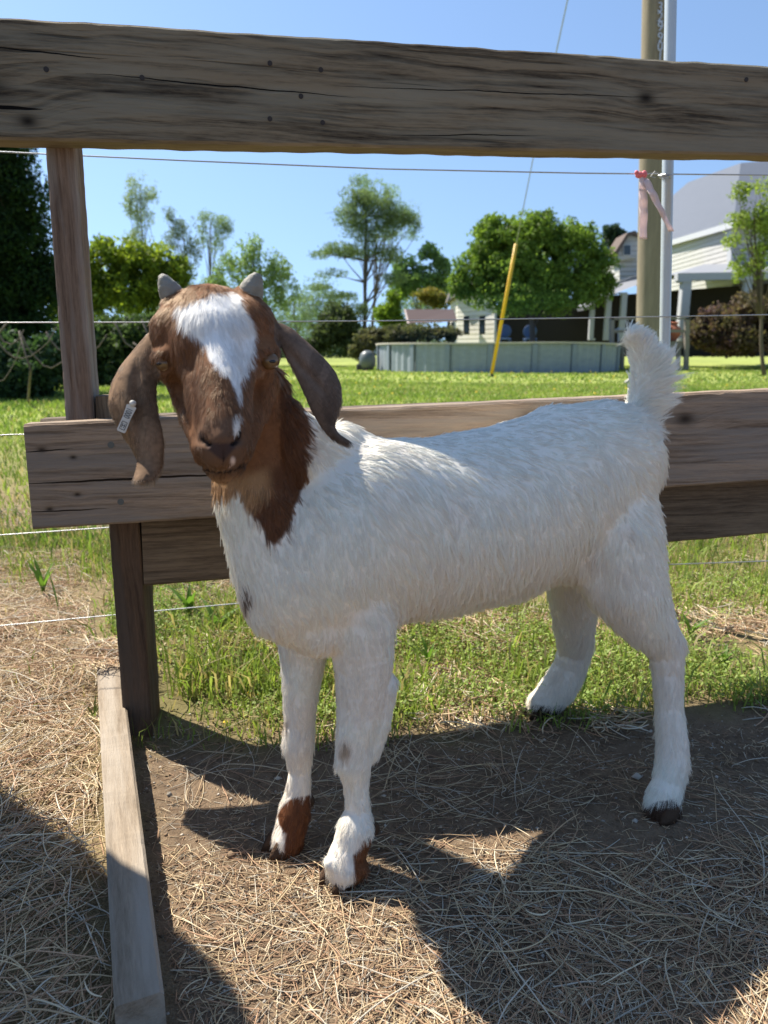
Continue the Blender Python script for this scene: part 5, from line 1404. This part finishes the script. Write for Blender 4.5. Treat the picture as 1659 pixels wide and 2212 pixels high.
m_trim = plain('white_trim', (.42, .43, .44), .5, .3); m_dkint = plain('shaded_porch_wall', (.035, .029, .024), .8, .2); m_deck = plain('grey_deck_wood', (.20, .18, .15), .8, .2)
m_glass = plain('window_glass', (.03, .04, .045), .1, .6)
def prism(name, poly, D, depth, mat, parent):
    "outline at its own distance(s), extended backwards to a solid"
    Ds = D if hasattr(D, '__len__') else [D] * len(poly)
    f = [at(x, y, d) for (x, y), d in zip(poly, Ds)]; b = [p + Vector((0, depth, 0)) for p in f]; n = len(poly)
    mb = MB(); mb.add(f + b, [tuple(range(n)), tuple(range(2 * n - 1, n - 1, -1))] + [(i, n + i, n + (i + 1) % n, (i + 1) % n) for i in range(n)])
    return mb.build(name, mat, parent)
hs = empty('farmhouse', (at(1520, 700, 36).x, 36, 0)); tag(hs, 'two storey white farmhouse with a grey ribbed metal roof and a deep porch', 'house')
# main block: front wall recedes to the left
wallx = [(1440, 519), (1583, 480), (1583, 640), (1440, 650)]
prism('wall', wallx, [40, 33, 33, 40], .3, m_sid, hs)
prism('wall', [(1583.5, 478), (1800, 470), (1800, 640), (1583.5, 640)], [33.05, 33.6, 33.6, 33.05], .3, m_sid, hs)
prism('corner_trim', [(1579, 482), (1584, 480), (1584, 590), (1579, 590)], [32.95, 32.9, 32.9, 32.95], .4, m_trim, hs)
# roof: eave line, break, ridge
e0, e1, e2 = at(1436, 523, 39.9), at(1585, 478, 32.5), at(1810, 466, 33.2)
b0_, k0 = at(1440, 434, 43), at(1486, 394, 45)
r0_, r1_ = at(1600, 352, 46), at(1820, 330, 44)
mb = MB(); up1 = Vector((0, 0, .22))
r0_ = at(1600, 352, 46)
n1_ = (e1 - e0).cross(r0_ - e0).normalized(); n2_ = (e2 - e1).cross(r0_ - e1).normalized()
b0_, k0 = on_plane(1440, 434, e0, n1_), on_plane(1486, 394, e0, n1_); r1_ = on_plane(1830, 335, e1, n2_)
for q in ([e0, e1, r0_, k0, b0_], [e1, e2, r1_, r0_]):
    mb.add(q + [p - up1 for p in q], [tuple(range(len(q))), tuple(range(2 * len(q) - 1, len(q) - 1, -1))] + [(i, len(q) + i, len(q) + (i + 1) % len(q), (i + 1) % len(q)) for i in range(len(q))])
mb.build('roof', m_roof, hs)
mb = MB(); mb.bar(e0 + Vector((0, -.08, -.14)), e1 + Vector((0, -.08, -.14)), .12, .26); mb.build('eave_trim', m_trim, hs)
# porch
prism('porch_roof', [(1448, 592), (1520, 571), (1800, 560), (1800, 584), (1466, 590)], [33, 33.4, 33, 29.5, 29.5], 2.5, plain('pale_porch_roof', (.25, .26, .28), .6, .2), hs)
prism('porch_fascia', [(1464, 590.5), (1800, 584.5), (1800, 600), (1464, 606)], [29.4, 29.4, 29.4, 29.4], .35, m_trim, hs)
prism('porch_back_wall', [(1074, 660), (1300, 640), (1820, 600), (1820, 770), (1074, 770)], [32.8] * 5, .15, m_dkint, hs)  # deep porch shade is put into this near-black wall colour
for x, wd, y0, y1, D in ((1476, 20, 604, 738, 29.6), (1608, 16, 602, 745, 29.6), (1345, 12, 632, 735, 31.2), (1312, 12, 640, 735, 31.4), (1278, 10, 650, 735, 31.6)):
    a, b = at(x, y0, D), at(x, y1, D); s_ = wd * zc_of(a) / FPX; mb = MB(); mb.box((a + b) / 2, s_, s_, (a - b).z, None, s_ * .08)
    mb.box(Vector((a.x, a.y, a.z - s_ * .15)), s_ * 1.25, s_ * 1.25, s_ * .3); mb.box(Vector((b.x, b.y, b.z + s_ * .2)), s_ * 1.25, s_ * 1.25, s_ * .4); mb.build('column', m_trim, hs)
# low wing with dormer left of the pole
prism('wing_roof', [(1262, 660), (1300, 620), (1385, 592), (1446, 586), (1446, 604), (1385, 612), (1300, 645), (1270, 668)], [31.4, 32, 31.5, 31.2, 31.0, 31.0, 31.0, 31.0], 1.6, plain('wing_roof_tin', (.22, .225, .24), .7, .2), hs)
prism('wing_wall', [(1338, 555), (1446, 530), (1446, 590), (1338, 606)], [34, 34, 34, 34], 3, m_sid, hs)
prism('dormer', [(1336, 540), (1345, 520), (1362, 508), (1378, 512), (1378, 556), (1336, 562)], [33.6] * 6, 1.2, m_sid, hs)
prism('dormer_roof', [(1328, 545), (1356, 502), (1372, 498), (1384, 508), (1384, 514), (1370, 506), (1358, 510), (1334, 549)], [33.4] * 8, 1.6, plain('brown_dormer_roof', (.12, .09, .075), .8, .2), hs)
for (x0, y0, x1, y1) in ((1349, 530, 1362, 550),):
    w0 = prism('window', [(x0 - 3, y0 - 3), (x1 + 3, y0 - 3), (x1 + 3, y1 + 3), (x0 - 3, y1 + 3)], [33.52] * 4, .1, m_trim, hs)
    prism('pane', [(x0, y0), (x1, y0), (x1, y1), (x0, y1)], [33.48] * 4, .06, m_glass, w0)
# deck with rail
dk = empty('wooden_deck', (at(1410, 770, 26.5).x, 26.5, 0)); tag(dk, 'grey wooden deck with railing between the pool and the porch', 'deck')
DY = 25.6
prism('deck_floor', [(1326, 741), (1490, 736), (1490, 752), (1326, 756)], [DY] * 4, 2.8, m_deck, dk)
for x in (1322, 1484):
    a, b = at(x, 686, DY - .1), at(x, 776, DY - .1); b.z = 0; mb = MB(); mb.bar(b, a, .14, .14, (0, 1, 0)); mb.build('rail_post', m_deck, dk)
for x in (1345, 1395, 1440, 1466):
    a, b = at(x, 752, DY), at(x, 776, DY); b.z = 0; mb = MB(); mb.bar(b, a, .12, .12, (0, 1, 0)); mb.build('deck_leg', m_deck, dk)
mb = MB(); mb.bar(at(1318, 689, DY - .1), at(1490, 688, DY - .1), .14, .06); mb.build('hand_rail', m_deck, dk)
mb = MB(); mb.bar(at(1318, 716, DY - .1), at(1490, 715, DY - .1), .06, .09); mb.build('lower_rail', m_deck, dk)
lounge = empty('deck_chair', at(1350, 735, 26.6)); tag(lounge, 'pale slatted chair on the deck behind the railing post', 'chair')
mb = MB(); mb.bar(at(1332, 712, 26.5), at(1392, 704, 26.5), .5, .05); mb.build('seat', m_trim, lounge)
mb = MB()
for x in (1336, 1386): mb = MB(); mb.bar(at(x, 738, 26.5), at(x, 707, 26.5), .05, .05, (0, 1, 0)); mb.build('chair_frame', m_trim, lounge)

# terracotta urn
ub = at(1452, 737, 26.3); s_ = zc_of(ub) / FPX; mt = plain('terracotta', (.36, .13, .075), .7, .2)
ur = empty('terracotta_urn', ub); tag(ur, 'tall terracotta urn standing on the deck right of the pipe post', 'urn')
mb = MB(); mb.lathe(ub, [(8 * s_, 0), (9 * s_, 2 * s_), (15 * s_, 12 * s_), (17 * s_, 20 * s_), (14 * s_, 28 * s_), (8 * s_, 33 * s_), (8 * s_, 37 * s_)], 24); mb.build('urn_body', mt, ur, smooth=True)
mb = MB(); mb.lathe(ub + Vector((0, 0, 37.05 * s_)), [(10 * s_, 0), (11 * s_, 2 * s_), (8 * s_, 3 * s_)], 24); mb.build('urn_rim', mt, ur)
# blue chairs behind the pool, standing on a low terrace
m_blue = plain('blue_plastic', (.06, .11, .24), .5, .3)
for i, (x, lab) in enumerate(((1145, 'blue round backed plastic chair behind the pool, right of the yellow guard'), (1090, 'blue round backed plastic chair behind the pool, left of the yellow guard'))):
    D = 30.6; p = at(x, 736, D); s_ = zc_of(p) / FPX; ch = empty('patio_chair', Vector((p.x, p.y, 0))); tag(ch, lab, 'chair', 'blue chairs behind the pool')
    mb = MB(); M = Matrix.Rotation(R(12), 3, 'X'); mb.ball(at(x, 716, D + .25), 15 * s_, 1.8 * s_, 15 * s_, 18, 12, M); mb.build('backrest', m_blue, ch, smooth=True)
    mb = MB(); mb.box(at(x, 732, D), 26 * s_, 24 * s_, 2.5 * s_, None, 1 * s_); mb.build('seat', m_blue, ch)
    for sx in (-11, 11):
        for sy in (-.22, .22):
            q = at(x + sx, 733, D); mb = MB(); mb.bar(Vector((q.x, q.y + sy, 0)), Vector((q.x, q.y + sy, q.z)), .05, .05, (0, 1, 0)); mb.build('leg', m_blue, ch)
# small siding building left of the round tree
cg = empty('side_cottage', (at(1030, 760, 32).x, 32, 0)); tag(cg, 'small white sided building with shutters partly behind the round tree', 'building')
prism('wall', [(988, 640), (1071, 628), (1071, 770), (988, 770)], [34, 32, 32, 34], 3.5, siding('cream_siding', (.60, .57, .50), (.70, .67, .60), .20), cg)
prism('corner_trim', [(1068, 630), (1073, 629), (1073, 770), (1068, 770)], [31.95, 31.9, 31.9, 31.95], .3, m_trim, cg)
prism('roof', [(978, 642), (1080, 624), (1080, 612), (1040, 590), (990, 606)], [33.8, 31.6, 31.6, 33, 34.5], 4.2, plain('cottage_roof', (.14, .13, .12), .8, .2), cg)
for x in (1008, 1042):
    w0 = prism('window', [(x - 6, 683), (x + 6, 682), (x + 6, 722), (x - 6, 722)], [33.25 - (x - 1008) * .024 - .3, ] * 4, .2, plain('dark_shutter', (.05, .06, .065), .6, .3), cg)
    prism('pane', [(x - 3, 687), (x + 3, 687), (x + 3, 718), (x - 3, 718)], [33.2 - (x - 1008) * .024 - .33] * 4, .1, m_glass, w0)
# open shed
shd = empty('open_shed', (at(935, 765, 30).x, 30, 0)); tag(shd, 'open shed with a faded red brown metal roof left of the white building', 'shed')
prism('roof', [(884, 698), (988, 694), (980, 668), (876, 668)], [28.6, 28.6, 30.6, 30.6], .12, plain('rusty_roof', (.065, .040, .034), .6, .3), shd)
prism('barge_board', [(880, 700), (886, 700), (878, 668), (873, 668)], [28.5, 28.5, 30.6, 30.6], .1, plain('pale_edge', (.40, .33, .30), .6, .2), shd)
for x, D in ((890, 28.8), (978, 28.8), (895, 30.4), (970, 30.4)):
    a = at(x, 696 if D < 30 else 680, D); mb = MB(); mb.bar(Vector((a.x, a.y, 0)), a, .12, .12, (0, 1, 0)); mb.build('shed_post', m_deck, shd)
# grey scrap on the lawn
sc_ = MB(); p = gnd(1356, 830); sc_.bar(p + Vector((-.05, 0, .02)), p + Vector((.11, .05, .13)), .05, .05); sc_.bar(p + Vector((-.02, .05, .02)), p + Vector((.13, .1, .13)), .04, .04)
o = sc_.build('wood_scrap', plain('grey_scrap', (.40, .38, .35), .8, .2)); tag(o, 'short grey wooden stake end poking out of the lawn left of the tail', 'stake')
